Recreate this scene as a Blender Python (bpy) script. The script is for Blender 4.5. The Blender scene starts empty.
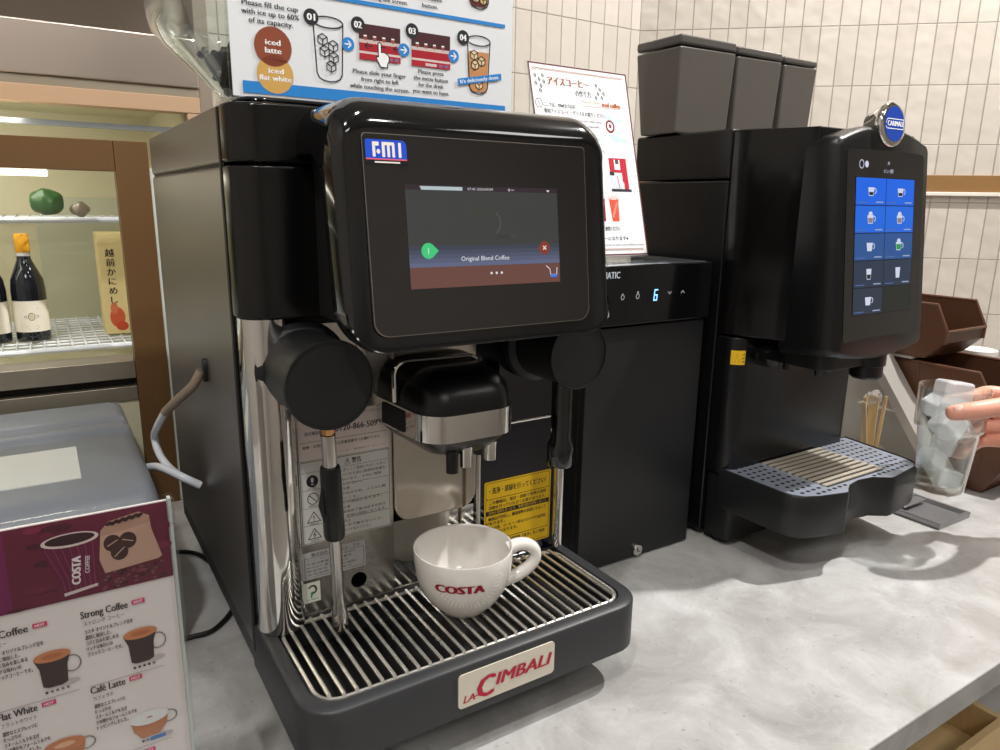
import bpy, bmesh, math, random
from mathutils import Vector, Matrix
random.seed(7)
S = bpy.context.scene
COL = S.collection
PI = math.pi
sin, cos = math.sin, math.cos
XAX, YAX, ZAX = Vector((1, 0, 0)), Vector((0, 1, 0)), Vector((0, 0, 1))

# ------------------------------------------------------------------ materials
def lin(c):
    out = []
    for v in c[:3]:
        v = v / 255.0
        out.append(v / 12.92 if v <= 0.04045 else ((v + 0.055) / 1.055) ** 2.4)
    return (*out, 1.0)

_mats = {}
def mat(name, col, rough=.5, metal=0., trans=0., ior=1.45, coat=0., noise=0., nscale=40., bump=0., bscale=200.,
        emit=None, estr=0., aniso=None, rvar=0., spec=None, coatr=.03, alpha=1.):
    if name in _mats: return _mats[name]
    m = bpy.data.materials.new(name); m.use_nodes = True
    nt = m.node_tree; b = nt.nodes['Principled BSDF']
    L = nt.links.new
    c = lin(col)
    b.inputs['Base Color'].default_value = c
    b.inputs['Roughness'].default_value = rough
    b.inputs['Metallic'].default_value = metal
    b.inputs['Transmission Weight'].default_value = trans
    b.inputs['IOR'].default_value = ior
    b.inputs['Coat Weight'].default_value = coat
    b.inputs['Coat Roughness'].default_value = coatr
    b.inputs['Alpha'].default_value = alpha
    if spec is not None: b.inputs['Specular IOR Level'].default_value = spec
    if emit:
        b.inputs['Emission Color'].default_value = lin(emit)
        b.inputs['Emission Strength'].default_value = estr
    if noise or bump or rvar:
        tc = nt.nodes.new('ShaderNodeTexCoord')
        mp = nt.nodes.new('ShaderNodeMapping')
        L(tc.outputs['Object'], mp.inputs['Vector'])
        if aniso: mp.inputs['Scale'].default_value = aniso
    if noise or rvar:
        n = nt.nodes.new('ShaderNodeTexNoise'); n.inputs['Scale'].default_value = nscale; n.inputs['Detail'].default_value = 4
        L(mp.outputs[0], n.inputs['Vector'])
    if noise:
        mx = nt.nodes.new('ShaderNodeMix'); mx.data_type = 'RGBA'
        mx.inputs['A'].default_value = tuple(max(0, v * (1 - noise)) for v in c[:3]) + (1,)
        mx.inputs['B'].default_value = tuple(min(1, v * (1 + noise)) for v in c[:3]) + (1,)
        L(n.outputs['Fac'], mx.inputs['Factor']); L(mx.outputs['Result'], b.inputs['Base Color'])
    if rvar:
        mr = nt.nodes.new('ShaderNodeMapRange'); mr.inputs['To Min'].default_value = max(0, rough - rvar); mr.inputs['To Max'].default_value = rough + rvar
        L(n.outputs['Fac'], mr.inputs['Value']); L(mr.outputs[0], b.inputs['Roughness'])
    if bump:
        n2 = nt.nodes.new('ShaderNodeTexNoise'); n2.inputs['Scale'].default_value = bscale; n2.inputs['Detail'].default_value = 3
        L(mp.outputs[0], n2.inputs['Vector'])
        bp = nt.nodes.new('ShaderNodeBump'); bp.inputs['Strength'].default_value = bump; bp.inputs['Distance'].default_value = .001
        L(n2.outputs['Fac'], bp.inputs['Height']); L(bp.outputs[0], b.inputs['Normal'])
    _mats[name] = m
    return m

def ink(rgb, rough=.6):
    return mat('ink_%d_%d_%d' % rgb, rgb, rough=rough, noise=.03, nscale=60, spec=.25)
def glow(rgb, s=1.0):
    return mat('display_%d_%d_%d_%d' % (*rgb, int(s * 100)), (4, 4, 4), rough=.12, emit=rgb, estr=s)

GLOSS = mat('gloss_black_plastic', (9, 10, 12), rough=.09, coat=.5, noise=.1, rvar=.03)
SATIN = mat('satin_black_plastic', (13, 13, 14), rough=.33, noise=.1, bump=.05, bscale=900)
MATTE = mat('matte_black_plastic', (22, 23, 24), rough=.48, noise=.08, bump=.08, bscale=900)
SIDE = mat('dark_grey_metal_panel', (128, 124, 121), rough=.38, metal=.9, noise=.05, nscale=8, rvar=.03)
HEADM = mat('black_brown_enamel', (11, 10, 10), rough=.16, noise=.05, rvar=.03)
CHROME = mat('polished_chrome', (222, 220, 216), rough=.07, metal=1., noise=.02, rvar=.02)
STEEL = mat('brushed_steel', (186, 182, 176), rough=.24, metal=1., noise=.06, nscale=30, aniso=(1, 1, 12), rvar=.05)
WIRE = mat('steel_wire', (224, 221, 214), rough=.26, metal=.85, noise=.12, nscale=90, rvar=.05)
VOID = mat('dark_recess', (5, 5, 5), rough=.6, noise=.1)
TRAYM = mat('charcoal_tray_plastic', (46, 47, 49), rough=.42, noise=.06, bump=.1, bscale=1200)
def thin_glass(name, tint, lo, hi, power, rough):
    m = bpy.data.materials.new(name); m.use_nodes = True; nt = m.node_tree; L = nt.links.new
    nt.nodes.remove(nt.nodes['Principled BSDF']); out = nt.nodes['Material Output']
    t = nt.nodes.new('ShaderNodeBsdfTransparent'); t.inputs[0].default_value = lin(tint)
    g = nt.nodes.new('ShaderNodeBsdfGlossy'); g.inputs['Roughness'].default_value = rough; g.inputs[0].default_value = (1, 1, 1, 1)
    w = nt.nodes.new('ShaderNodeLayerWeight'); w.inputs[0].default_value = .5
    p = nt.nodes.new('ShaderNodeMath'); p.operation = 'POWER'; p.inputs[1].default_value = power; L(w.outputs['Facing'], p.inputs[0])
    r = nt.nodes.new('ShaderNodeMapRange'); r.inputs['To Min'].default_value = lo; r.inputs['To Max'].default_value = hi; L(p.outputs[0], r.inputs['Value'])
    x = nt.nodes.new('ShaderNodeMixShader'); L(r.outputs[0], x.inputs[0]); L(t.outputs[0], x.inputs[1]); L(g.outputs[0], x.inputs[2]); L(x.outputs[0], out.inputs[0])
    return m
GLASS = thin_glass('clear_glass', (249, 252, 251), .05, .9, 2.3, .03)
ACRYL = thin_glass('clear_acrylic', (250, 252, 252), .03, .6, 4.0, .03)
WHITE = mat('white_print_paper', (226, 229, 232), rough=.6, spec=.25, noise=.02, nscale=20)

# ------------------------------------------------------------------ objects
def tag(o, label=None, cat=None, group=None, kind=None):
    if label: o['label'] = label
    if cat: o['category'] = cat
    if group: o['group'] = group
    if kind: o['kind'] = kind
    return o

def thing(name, label, cat, loc=(0, 0, 0), group=None):
    o = bpy.data.objects.new(name, None); COL.objects.link(o)
    o.empty_display_size = .02
    o.location = loc
    o['_l'] = 0
    del o['_l']
    return tag(o, label, cat, group)

def wloc(o):
    v = Vector((0, 0, 0))
    while o is not None:
        v += Vector(o.location); o = o.parent
    return v

def rrect(x0, x1, y0, y1, r=0., n=6):
    """r: radius or four radii for corners (x0,y0),(x1,y0),(x1,y1),(x0,y1)"""
    if not hasattr(r, '__len__'): r = (r,) * 4
    cs = [(x0, y0, 1, 1, PI), (x1, y0, -1, 1, 1.5 * PI), (x1, y1, -1, -1, 0), (x0, y1, 1, -1, .5 * PI)]
    pts = []
    for (x, y, sx, sy, a), q in zip(cs, r):
        if q <= 0: pts.append((x, y)); continue
        for k in range(n + 1):
            t = a + .5 * PI * k / n
            pts.append((x + sx * q + q * cos(t), y + sy * q + q * sin(t)))
    return pts

class MB:
    def __init__(s, xf=None): s.V = []; s.F = []; s.M = []; s.xf = xf; s.mi = 0
    def add(s, vs, fs):
        k = len(s.V); s.V += [tuple(v) for v in vs]
        for f in fs: s.F.append(tuple(i + k for i in f)); s.M.append(s.mi)
        return s
    def box(s, x0, x1, y0, y1, z0, z1):
        vs = [(x, y, z) for z in (z0, z1) for y in (y0, y1) for x in (x0, x1)]
        return s.add(vs, [(0, 2, 3, 1), (4, 5, 7, 6), (0, 1, 5, 4), (2, 6, 7, 3), (0, 4, 6, 2), (1, 3, 7, 5)])
    def loft(s, rings, cap=True, close=True):
        n = len(rings[0]); vs = [p for r in rings for p in r]; fs = []
        for i in range(len(rings) - 1):
            for j in range(n if close else n - 1):
                a, b = i * n + j, i * n + (j + 1) % n
                fs.append((a, b, b + n, a + n))
        if cap: fs.append(tuple(range(n - 1, -1, -1))); fs.append(tuple((len(rings) - 1) * n + j for j in range(n)))
        return s.add(vs, fs)
    def prism(s, pts, a, b, axis='z'):
        f = {'z': lambda p, h: (p[0], p[1], h), 'y': lambda p, h: (p[0], h, p[1]), 'x': lambda p, h: (h, p[0], p[1])}[axis]
        return s.loft([[f(p, a) for p in pts], [f(p, b) for p in pts]])
    def frame(s, outer, inner, a, b, axis='z'):
        f = {'z': lambda p, h: (p[0], p[1], h), 'y': lambda p, h: (p[0], h, p[1]), 'x': lambda p, h: (h, p[0], p[1])}[axis]
        n = len(outer)
        rings = [[f(p, a) for p in outer], [f(p, b) for p in outer], [f(p, b) for p in inner], [f(p, a) for p in inner], [f(p, a) for p in outer]]
        return s.loft(rings, cap=False)
    def tube(s, pts, r, n=8, cap=True):
        pts = [Vector(p) for p in pts]; m = len(pts)
        if not hasattr(r, '__len__'): r = [r] * m
        t = [(pts[min(i + 1, m - 1)] - pts[max(i - 1, 0)]).normalized() for i in range(m)]
        up = Vector((0, 0, 1)) if abs(t[0].z) < .9 else Vector((1, 0, 0))
        nx = t[0].cross(up).normalized(); rings = []
        for i in range(m):
            nx = (nx - t[i] * nx.dot(t[i])).normalized(); ny = t[i].cross(nx)
            rings.append([pts[i] + (nx * cos(2 * PI * k / n) + ny * sin(2 * PI * k / n)) * r[i] for k in range(n)])
        return s.loft(rings, cap=cap)
    def lathe(s, prof, c=(0, 0, 0), axis='z', n=32, cap=True):
        """prof: list of (r, h)"""
        c = Vector(c)
        ax = {'z': (XAX, YAX, ZAX), 'y': (XAX, ZAX, YAX), 'x': (YAX, ZAX, XAX)}[axis]
        rings = [[c + ax[0] * (r * cos(2 * PI * k / n)) + ax[1] * (r * sin(2 * PI * k / n)) + ax[2] * h for k in range(n)] for r, h in prof]
        return s.loft(rings, cap=cap)
    def build(s, name, m, parent=None, bevel=0., seg=2, sharp=35, flat=False, kind=None, label=None, sub=0):
        base = wloc(parent) if parent is not None else Vector((0, 0, 0))
        V = [Vector(v) for v in s.V]
        if s.xf: V = [s.xf(v) for v in V]
        loc = Vector((0, 0, 0))
        if parent is None:
            lo = Vector([min(v[i] for v in V) for i in range(3)]); hi = Vector([max(v[i] for v in V) for i in range(3)])
            loc = Vector(((lo.x + hi.x) / 2, (lo.y + hi.y) / 2, lo.z))
        me = bpy.data.meshes.new(name)
        me.from_pydata([v - base - loc for v in V], [], s.F)
        ms = m if isinstance(m, (list, tuple)) else [m]
        for q in ms: me.materials.append(q)
        me.polygons.foreach_set('material_index', s.M)
        bm = bmesh.new(); bm.from_mesh(me)
        bmesh.ops.remove_doubles(bm, verts=bm.verts, dist=1e-6)
        if not flat: bmesh.ops.recalc_face_normals(bm, faces=bm.faces)
        for f in bm.faces: f.smooth = not flat
        lim = math.radians(sharp)
        for e in bm.edges:
            if len(e.link_faces) == 2 and e.calc_face_angle(0) > lim: e.smooth = False
        bm.to_mesh(me); bm.free()
        o = bpy.data.objects.new(name, me); COL.objects.link(o)
        o.location = loc
        if parent is not None: o.parent = parent
        if bevel:
            q = o.modifiers.new('bevel', 'BEVEL'); q.width = bevel; q.segments = seg; q.limit_method = 'ANGLE'; q.angle_limit = math.radians(35); q.harden_normals = True
            q.use_clamp_overlap = True
        if sub:
            q = o.modifiers.new('sub', 'SUBSURF'); q.levels = sub; q.render_levels = sub
        tag(o, label, None, None, kind)
        return o

# ------------------------------------------------------------------ printed canvases
_txt = {}
def text_geo(body, bold, shear):
    k = (body, shear)
    if k in _txt: return _txt[k]
    cu = bpy.data.curves.new('t', 'FONT'); cu.body = body; cu.size = 1; cu.resolution_u = 2
    cu.shear = shear
    ob = bpy.data.objects.new('t', cu)
    me = ob.to_mesh()
    vs = [(v.co.x, v.co.y) for v in me.vertices]; fs = [tuple(p.vertices) for p in me.polygons]
    ob.to_mesh_clear(); bpy.data.objects.remove(ob); bpy.data.curves.remove(cu)
    _txt[k] = (vs, fs); return _txt[k]

class Canvas:
    """flat print: O origin, U right, W up; the print looks along U x W"""
    def __init__(s, O, U, W, step=.00012, wrap=None):
        s.O = Vector(O); s.U = Vector(U).normalized(); s.W = Vector(W).normalized(); s.N = s.U.cross(s.W)
        s.items = []; s.mats = []; s.bb = []; s.ly = 0; s.wrap = wrap
    def put(s, pts, fs, m, up=True):
        # a print lies one ink layer above whatever it overlaps
        x0 = min(p[0] for p in pts); x1 = max(p[0] for p in pts); y0 = min(p[1] for p in pts); y1 = max(p[1] for p in pts)
        if up: s.ly = 1 + max([q[4] for q in s.bb if q[0] < x1 and q[1] > x0 and q[2] < y1 and q[3] > y0], default=0)
        s.bb.append((x0, x1, y0, y1, s.ly))
        d = .00008 + .000035 * s.ly
        if m not in s.mats: s.mats.append(m)
        s.items.append(([(x, y, d) for x, y in pts], fs, s.mats.index(m)))
    def poly(s, pts, m): s.put(pts, [tuple(range(len(pts)))], m)
    def rect(s, x0, x1, y0, y1, m, r=0): s.poly(rrect(x0, x1, y0, y1, r, 4), m)
    def ell(s, x, y, rx, ry, m, a0=0, a1=2 * PI, n=24): s.poly([(x + rx * cos(a0 + (a1 - a0) * k / n), y + ry * sin(a0 + (a1 - a0) * k / n)) for k in range(n + (a1 - a0 < 6.2))], m)
    def line(s, pts, w, m, close=False):
        P = [Vector(p) for p in pts]
        if close: P.append(P[0])
        vs = []; fs = []
        for a, b in zip(P, P[1:]):
            d = (b - a)
            if d.length < 1e-9: continue
            d.normalize(); q = Vector((-d.y, d.x)) * w / 2; e = d * w * .3; k = len(vs)
            vs += [tuple(a - e - q), tuple(b + e - q), tuple(b + e + q), tuple(a - e + q)]; fs.append((k, k + 1, k + 2, k + 3))
        s.put(vs, fs, m)
    def ring(s, x, y, rx, ry, w, m, a0=0, a1=2 * PI, n=24): s.line([(x + rx * cos(a0 + (a1 - a0) * k / n), y + ry * sin(a0 + (a1 - a0) * k / n)) for k in range(n + 1)], w, m)
    def text(s, body, x, y, h, m, w=None, align='c', bold=0, shear=0, rot=0):
        """h: height of a capital; x,y: centre (or left end) of the line; w: width to fit"""
        vs, fs = text_geo(body, bold, shear)
        if not vs: return
        k = h / .70
        x0 = min(v[0] for v in vs); x1 = max(v[0] for v in vs)
        kx = k if w is None else w / max(1e-6, x1 - x0)
        mid = (x0 + x1) / 2 if align == 'c' else x0
        offs = [0] if bold <= 0 else ([-.5, .5] if bold < 1.05 else [-1, 0, 1])
        for o_ in offs:
            dx = o_ * .045 * k * (1 if bold < 1.05 else bold * .72)
            out = []
            for a, b in vs:
                p, q = (a - mid) * kx + dx, (b - .35) * k
                out.append((x + p * cos(rot) - q * sin(rot), y + p * sin(rot) + q * cos(rot)))
            s.put(out, fs, m)
    def build(s, name, parent=None, xf=None, **kw):
        b = MB(xf)
        for pts, fs, mi in s.items:
            b.mi = mi
            if s.wrap: vs = [s.wrap(x, y, d) for x, y, d in pts]
            else: vs = [s.O + s.U * x + s.W * y + s.N * d for x, y, d in pts]
            # keep faces turned to the viewer
            b.add(vs, fs)
        o = b.build(name, s.mats, parent, flat=True, **kw)
        return o

def skew(c, k):  # helper: rounded dot row
    pass

# ================================================================== the setting
C0 = Vector((0, 0, .5))
FLOOR, CEIL = -.88, 2.0
def tile_mat():
    m = bpy.data.materials.new('beige_stick_tiles'); m.use_nodes = True
    nt = m.node_tree; b = nt.nodes['Principled BSDF']; L = nt.links.new
    tc = nt.nodes.new('ShaderNodeTexCoord'); mp = nt.nodes.new('ShaderNodeMapping'); mp.inputs['Rotation'].default_value = (-PI / 2, 0, 0)
    # object x along the wall, object z up -> brick u,v
    sp = nt.nodes.new('ShaderNodeSeparateXYZ'); cb = nt.nodes.new('ShaderNodeCombineXYZ')
    L(tc.outputs['Object'], sp.inputs[0]); L(sp.outputs['X'], cb.inputs['X']); L(sp.outputs['Z'], cb.inputs['Y'])
    br = nt.nodes.new('ShaderNodeTexBrick'); br.offset = 0; br.squash = 1
    br.inputs['Color1'].default_value = lin((204, 196, 185)); br.inputs['Color2'].default_value = lin((196, 188, 177))
    br.inputs['Mortar'].default_value = lin((166, 158, 148))
    br.inputs['Scale'].default_value = 1; br.inputs['Mortar Size'].default_value = .0016; br.inputs['Mortar Smooth'].default_value = .5
    br.inputs['Brick Width'].default_value = .0425; br.inputs['Row Height'].default_value = .1345
    L(cb.outputs[0], br.inputs['Vector'])
    L(br.outputs['Color'], b.inputs['Base Color'])
    n = nt.nodes.new('ShaderNodeTexNoise'); n.inputs['Scale'].default_value = 24; n.inputs['Detail'].default_value = 1
    L(tc.outputs['Object'], n.inputs['Vector'])
    ad = nt.nodes.new('ShaderNodeMath'); ad.operation = 'MULTIPLY_ADD'; ad.inputs[1].default_value = -1.2
    mu = nt.nodes.new('ShaderNodeMath'); mu.operation = 'MULTIPLY'; mu.inputs[1].default_value = 1.0
    L(n.outputs['Fac'], mu.inputs[0]); L(br.outputs['Fac'], ad.inputs[0]); L(mu.outputs[0], ad.inputs[2])
    bp = nt.nodes.new('ShaderNodeBump'); bp.inputs['Strength'].default_value = .7; bp.inputs['Distance'].default_value = .004
    L(ad.outputs[0], bp.inputs['Height']); L(bp.outputs[0], b.inputs['Normal'])
    b.inputs['Roughness'].default_value = .22
    return m
TILE = tile_mat()
PLASTER = mat('warm_plaster', (176, 170, 164), rough=.8, noise=.03, nscale=3, bump=.1, bscale=60)
CEILM = mat('ceiling_paint', (196, 192, 186), rough=.85, noise=.03, nscale=3)
FLOORM = mat('grey_floor', (150, 146, 140), rough=.4, noise=.08, nscale=4)

def wall(name, a, b, z0, z1, m, th=.06, zoff=0.):
    """slab from a to b seen from its right-hand side; local x runs a->b"""
    a = Vector((*a, 0)); b = Vector((*b, 0)); d = (b - a); ln = d.length
    q = MB().box(0, ln, 0, th, z0 - zoff, z1 - zoff)
    o = q.build(name, m, None, kind='structure')
    me = o.data
    off = Vector(o.location)
    for v in me.vertices: v.co += off
    o.location = (a.x, a.y, zoff); o.rotation_euler = (0, 0, math.atan2(d.y, d.x))
    return o
# visible tiled walls; rows of tiles meet at z = .519 + k*.1345
K = Vector((1.321, 1.456)); WD = Vector((.7379, -.6750))
E1 = K + WD * 2.9
wall('wall_back', (.272, 1.456), K, FLOOR, CEIL, TILE, zoff=.519 - .1345 * 11)
wall('wall_right', K, E1, FLOOR, CEIL, TILE, zoff=.519 - .1345 * 11)
wall('wall_alcove', (-1.0, 1.98), (.6, 1.98), FLOOR, CEIL, PLASTER)
wall('wall_left', (-1.0, -2.4), (-1.0, 1.98), FLOOR, CEIL, PLASTER)
wall('wall_front', (E1.x + .3, -2.4), (-1.0, -2.4), FLOOR, CEIL, PLASTER)
wall('wall_side', E1, (E1.x, -2.4), FLOOR, CEIL, PLASTER)
MB().box(-1.1, E1.x + .4, -2.5, 2.1, FLOOR - .05, FLOOR).build('floor', FLOORM, kind='structure')
MB().box(-1.1, E1.x + .4, -2.5, 2.1, CEIL, CEIL + .05).build('ceiling', CEILM, kind='structure')
# brown strip and white ledge let into the tiled wall
BROWN = mat('brown_wood_strip', (139, 104, 62), rough=.45, noise=.12, nscale=30, aniso=(1, 1, 14))
LEDGE = mat('pale_ledge', (226, 220, 208), rough=.35, noise=.02)
def on_wall(name, z0, z1, th, m, a, D, l0, l1):
    q = MB(); n = Vector((D.y, -D.x)).normalized() * -1
    n = Vector((-D.y, D.x)); n = -n if n.dot(Vector((-1, -1))) < 0 else n
    p = [a + D * l0, a + D * l1, a + D * l1 + n * th, a + D * l0 + n * th]
    q.prism([(v.x, v.y) for v in p], z0, z1)
    return q.build(name, m, kind='structure', bevel=.0015)
on_wall('trim_1', .5435, .5835, .006, BROWN, K, WD, .0, 2.9)
on_wall('trim_2', .5345, .5435, .012, LEDGE, K, WD, .0, 2.9)
on_wall('trim_3', .5435, .5835, .006, BROWN, Vector((.274, 1.456)), Vector((1, 0)), 0, 1.04)

# ------------------------------------------------------------------ countertop
def stone_mat():
    m = bpy.data.materials.new('grey_marbled_stone'); m.use_nodes = True
    nt = m.node_tree; b = nt.nodes['Principled BSDF']; L = nt.links.new
    tc = nt.nodes.new('ShaderNodeTexCoord')
    n1 = nt.nodes.new('ShaderNodeTexNoise'); n1.inputs['Scale'].default_value = 9; n1.inputs['Detail'].default_value = 9; n1.inputs['Roughness'].default_value = .62; n1.inputs['Distortion'].default_value = .6
    L(tc.outputs['Object'], n1.inputs['Vector'])
    r1 = nt.nodes.new('ShaderNodeValToRGB'); e = r1.color_ramp.elements
    e[0].position = .32; e[0].color = lin((150, 148, 145)); e[1].position = .70; e[1].color = lin((196, 196, 195))
    q = e.new(.5); q.color = lin((172, 171, 169))
    L(n1.outputs['Fac'], r1.inputs[0])
    # pale veins
    n2 = nt.nodes.new('ShaderNodeTexNoise'); n2.inputs['Scale'].default_value = 17; n2.inputs['Detail'].default_value = 7; n2.inputs['Distortion'].default_value = 1.6
    L(tc.outputs['Object'], n2.inputs['Vector'])
    a = nt.nodes.new('ShaderNodeMath'); a.operation = 'SUBTRACT'; a.inputs[1].default_value = .5; L(n2.outputs['Fac'], a.inputs[0])
    ab = nt.nodes.new('ShaderNodeMath'); ab.operation = 'ABSOLUTE'; L(a.outputs[0], ab.inputs[0])
    mr = nt.nodes.new('ShaderNodeMapRange'); mr.inputs['From Min'].default_value = 0; mr.inputs['From Max'].default_value = .022; mr.inputs['To Min'].default_value = .10; mr.inputs['To Max'].default_value = 0
    L(ab.outputs[0], mr.inputs['Value'])
    mx = nt.nodes.new('ShaderNodeMix'); mx.data_type = 'RGBA'; mx.inputs['B'].default_value = lin((222, 222, 220))
    L(mr.outputs[0], mx.inputs['Factor']); L(r1.outputs['Color'], mx.inputs['A'])
    # fine dark specks
    v = nt.nodes.new('ShaderNodeTexNoise'); v.inputs['Scale'].default_value = 120; v.inputs['Detail'].default_value = 2
    L(tc.outputs['Object'], v.inputs['Vector'])
    m2 = nt.nodes.new('ShaderNodeMapRange'); m2.inputs['From Min'].default_value = .68; m2.inputs['From Max'].default_value = .74; m2.inputs['To Max'].default_value = .45
    L(v.outputs['Fac'], m2.inputs['Value'])
    mx2 = nt.nodes.new('ShaderNodeMix'); mx2.data_type = 'RGBA'; mx2.inputs['B'].default_value = lin((120, 114, 104))
    L(m2.outputs[0], mx2.inputs['Factor']); L(mx.outputs['Result'], mx2.inputs['A'])
    L(mx2.outputs['Result'], b.inputs['Base Color'])
    mr3 = nt.nodes.new('ShaderNodeMapRange'); mr3.inputs['To Min'].default_value = .25; mr3.inputs['To Max'].default_value = .42
    L(n1.outputs['Fac'], mr3.inputs['Value']); L(mr3.outputs[0], b.inputs['Roughness'])
    return m
STONE = stone_mat()
def wall_x(y): return K.x + (K.y - y) / (-WD.y) * WD.x
ct = MB().prism([(-.72, .302), (wall_x(.302) - .004, .302), (K.x - .002, K.y - .006), (.28, K.y - .006), (.28, 1.255), (-.72, 1.255)], -.034, 0).build('countertop', STONE, bevel=.002)
tag(ct, 'grey marbled stone worktop under the coffee machines', 'countertop')
CABW = mat('white_laminate', (214, 212, 208), rough=.5, noise=.02)
cb = thing('counter_cabinet', 'white open shelf unit below the stone worktop, holding the wooden crate', 'cabinet', (.9, .7, FLOOR))
MB().box(-.6, .74, .38, 1.2, FLOOR, -.036).build('base_cabinet', CABW, cb, bevel=.002)
MB().box(.74, 2.10, .335, .80, -.325, -.302).build('shelf', CABW, cb, bevel=.002)
MB().box(.74, 1.60, .82, .84, FLOOR, -.036).build('back_panel', CABW, cb)
MB().box(2.08, 2.10, .36, .80, FLOOR, -.325).build('side_panel', CABW, cb)

# wooden crate on the shelf
WOOD = mat('light_pine', (236, 204, 150), rough=.5, noise=.14, nscale=14, aniso=(1, 8, 1))
cr = thing('wooden_crate', 'light pine crate below the right end of the worktop', 'crate', (1.0, .5, -.3015))
CRX0, CRX1, CRY0, CRY1 = .84, 1.152, .372, .620
MB().box(CRX0, CRX1, CRY0, CRY1, -.3015, -.294).build('bottom', WOOD, cr)
for nm, q in (('front_wall', (CRX0, CRX1, CRY0, CRY0 + .012)), ('back_wall', (CRX0, CRX1, CRY1 - .012, CRY1)), ('side_wall', (CRX0, CRX0 + .012, CRY0 + .012, CRY1 - .012)), ('side_wall', (CRX1 - .012, CRX1, CRY0 + .012, CRY1 - .012))):
    MB().box(*q, -.294, -.240).build(nm, WOOD, cr, bevel=.0015)

# ================================================================== espresso machine
em = thing('espresso_machine', 'black and chrome espresso machine with a wide touch screen, standing beside the menu card', 'coffee machine', (.3175, .79, 0))
X0, X1 = .137, .498
# rear body
MB().box(X0, X1, .662, 1.08, .066, .5275).build('side_panel', SIDE, em, bevel=.003)
MB().box(X0, X1, .662, 1.08, .5295, .5765).build('upper_cover', SIDE, em, bevel=.003)
MB().box(X0 + .003, X1 - .003, .662, 1.078, .07, .574).build('inner_frame', VOID, em)
ch = MB(); ch.prism([(1.085, .045), (1.085, .066), (.6665, .118), (.6665, .045)], X0 + .001, X1 - .001, 'x')
ch.build('chassis', TRAYM, em, bevel=.002)
for fx in (.17, .46):
    for fy in (.62, 1.03):
        MB().lathe([(.016, .0), (.018, .004), (.018, .046)], (fx, fy, 0)).build('foot', MATTE, em)
# front head, glossy, rounded corners
def head(z0, z1): return MB().prism(rrect(X0, X1, .617, .6605, (.03, .012, 0, 0), 8), z0, z1)
head(.4, .5275).build('front_cover', HEADM, em, bevel=.002)
head(.5295, .5765).build('front_cap', HEADM, em, bevel=.003)
tp = MB().prism(rrect(X0 + .012, X1 - .012, .627, 1.06, .02), .5765, .582); tp.build('cup_shelf', GLOSS, em, bevel=.003)
# chrome front
pts = [(.1385, .661), (.1385, .643)]
pts += [(.1605 - .022 * cos(t), .643 - .022 * sin(t)) for t in [PI * k / 16 for k in range(1, 16)]]
pts += [(.1825, .6425), (.1835, .6415), (.1835, .661)]
lc = MB(); lc.loft([[(x, y, z) for x, y in pts] for z in (.097, .4)]); lc.build('chrome_column', CHROME, em, sharp=50)
rc = MB().prism([(.484, .661), (.484, .6415)] + [(.4905 - .0065 * cos(t), .640 - .0085 * sin(t)) for t in [PI * k / 10 for k in range(0, 11)]] + [(.4975, .661)], .097, .4); rc.build('chrome_column', CHROME, em, sharp=50)
MB().box(.183, .2795, .6415, .66, .097, .4).build('splash_panel', STEEL, em)
MB().box(.3765, .4845, .6415, .66, .097, .4).build('glass_splash_panel', mat('dark_blue_gloss_panel', (8, 10, 24), rough=.07, coat=1., metal=.2, noise=.1), em, label='dark blue glossy panel')
cp = MB(); cp.prism(rrect(.2800, .3763, .176, .4, (.018, .018, 0, 0), 6), .6375, .66, 'y'); cp.build('spout_panel', mat('worn_steel', (196, 190, 180), rough=.14, metal=1., noise=.14, nscale=25, rvar=.05), em, bevel=.0015)
MB().box(.2800, .3763, .6425, .66, .097, .176).build('lower_panel', CHROME, em)
MB().tube([(.3785, .6405, .2629), (.4835, .6405, .2629)], .0014).build('trim_bar', CHROME, em)
MB().box(.186, .484, .63, .64, .392, .4).build('head_underside', VOID, em)
# slanted chrome shroud beneath the head
MB().prism([(.640, .330), (.640, .392), (.612, .400), (.6405, .400)], .245, .30, 'x').build('shroud', STEEL, em)

# --- screen housing
prof = []
fr = [(.505, .3865), (.5075, .392), (.525, .549)]
prof += fr
cy, cz, rr_ = .553, .5485, .0285
for k in range(0, 9):
    a = PI - .11 - (PI / 2 - .11) * k / 8
    prof.append((cy + rr_ * cos(a), cz + rr_ * sin(a) * 1.02))
prof += [(.640, .5775), (.640, .562), (.580, .560), (.561, .546), (.533, .388), (.531, .3855), (.515, .3845)]
hx0, hx1, hr = .189, .446, .03
sh = MB(); rings = []
zc, hh = .481, .0965
xs = []
for k in range(9): xs.append((hr * (1 - cos(PI / 2 * k / 8)), k))
seq = [(hx0 + d, d) for d, _ in xs] + [(hx1 - d, d) for d, _ in reversed(xs)]
for x, d in seq:
    c = hr - math.sqrt(max(0, hr * hr - (hr - d) ** 2)); s_ = (hh - c * .98) / hh
    e = max(0, .006 - d); cyy = e - math.sqrt(max(0, .006 ** 2 - 0)) * 0
    rings.append([(x, y + (.009 * (1 - min(1, d / .008)) ** 2 if y < .54 else 0), zc + (z - zc) * s_) for y, z in prof])
sh.loft(rings)
hs = sh.build('screen_housing', GLOSS, em, sharp=40)
MB().box(.203, .432, .54, .63, .402, .566).build('screen_neck', VOID, em)
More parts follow.
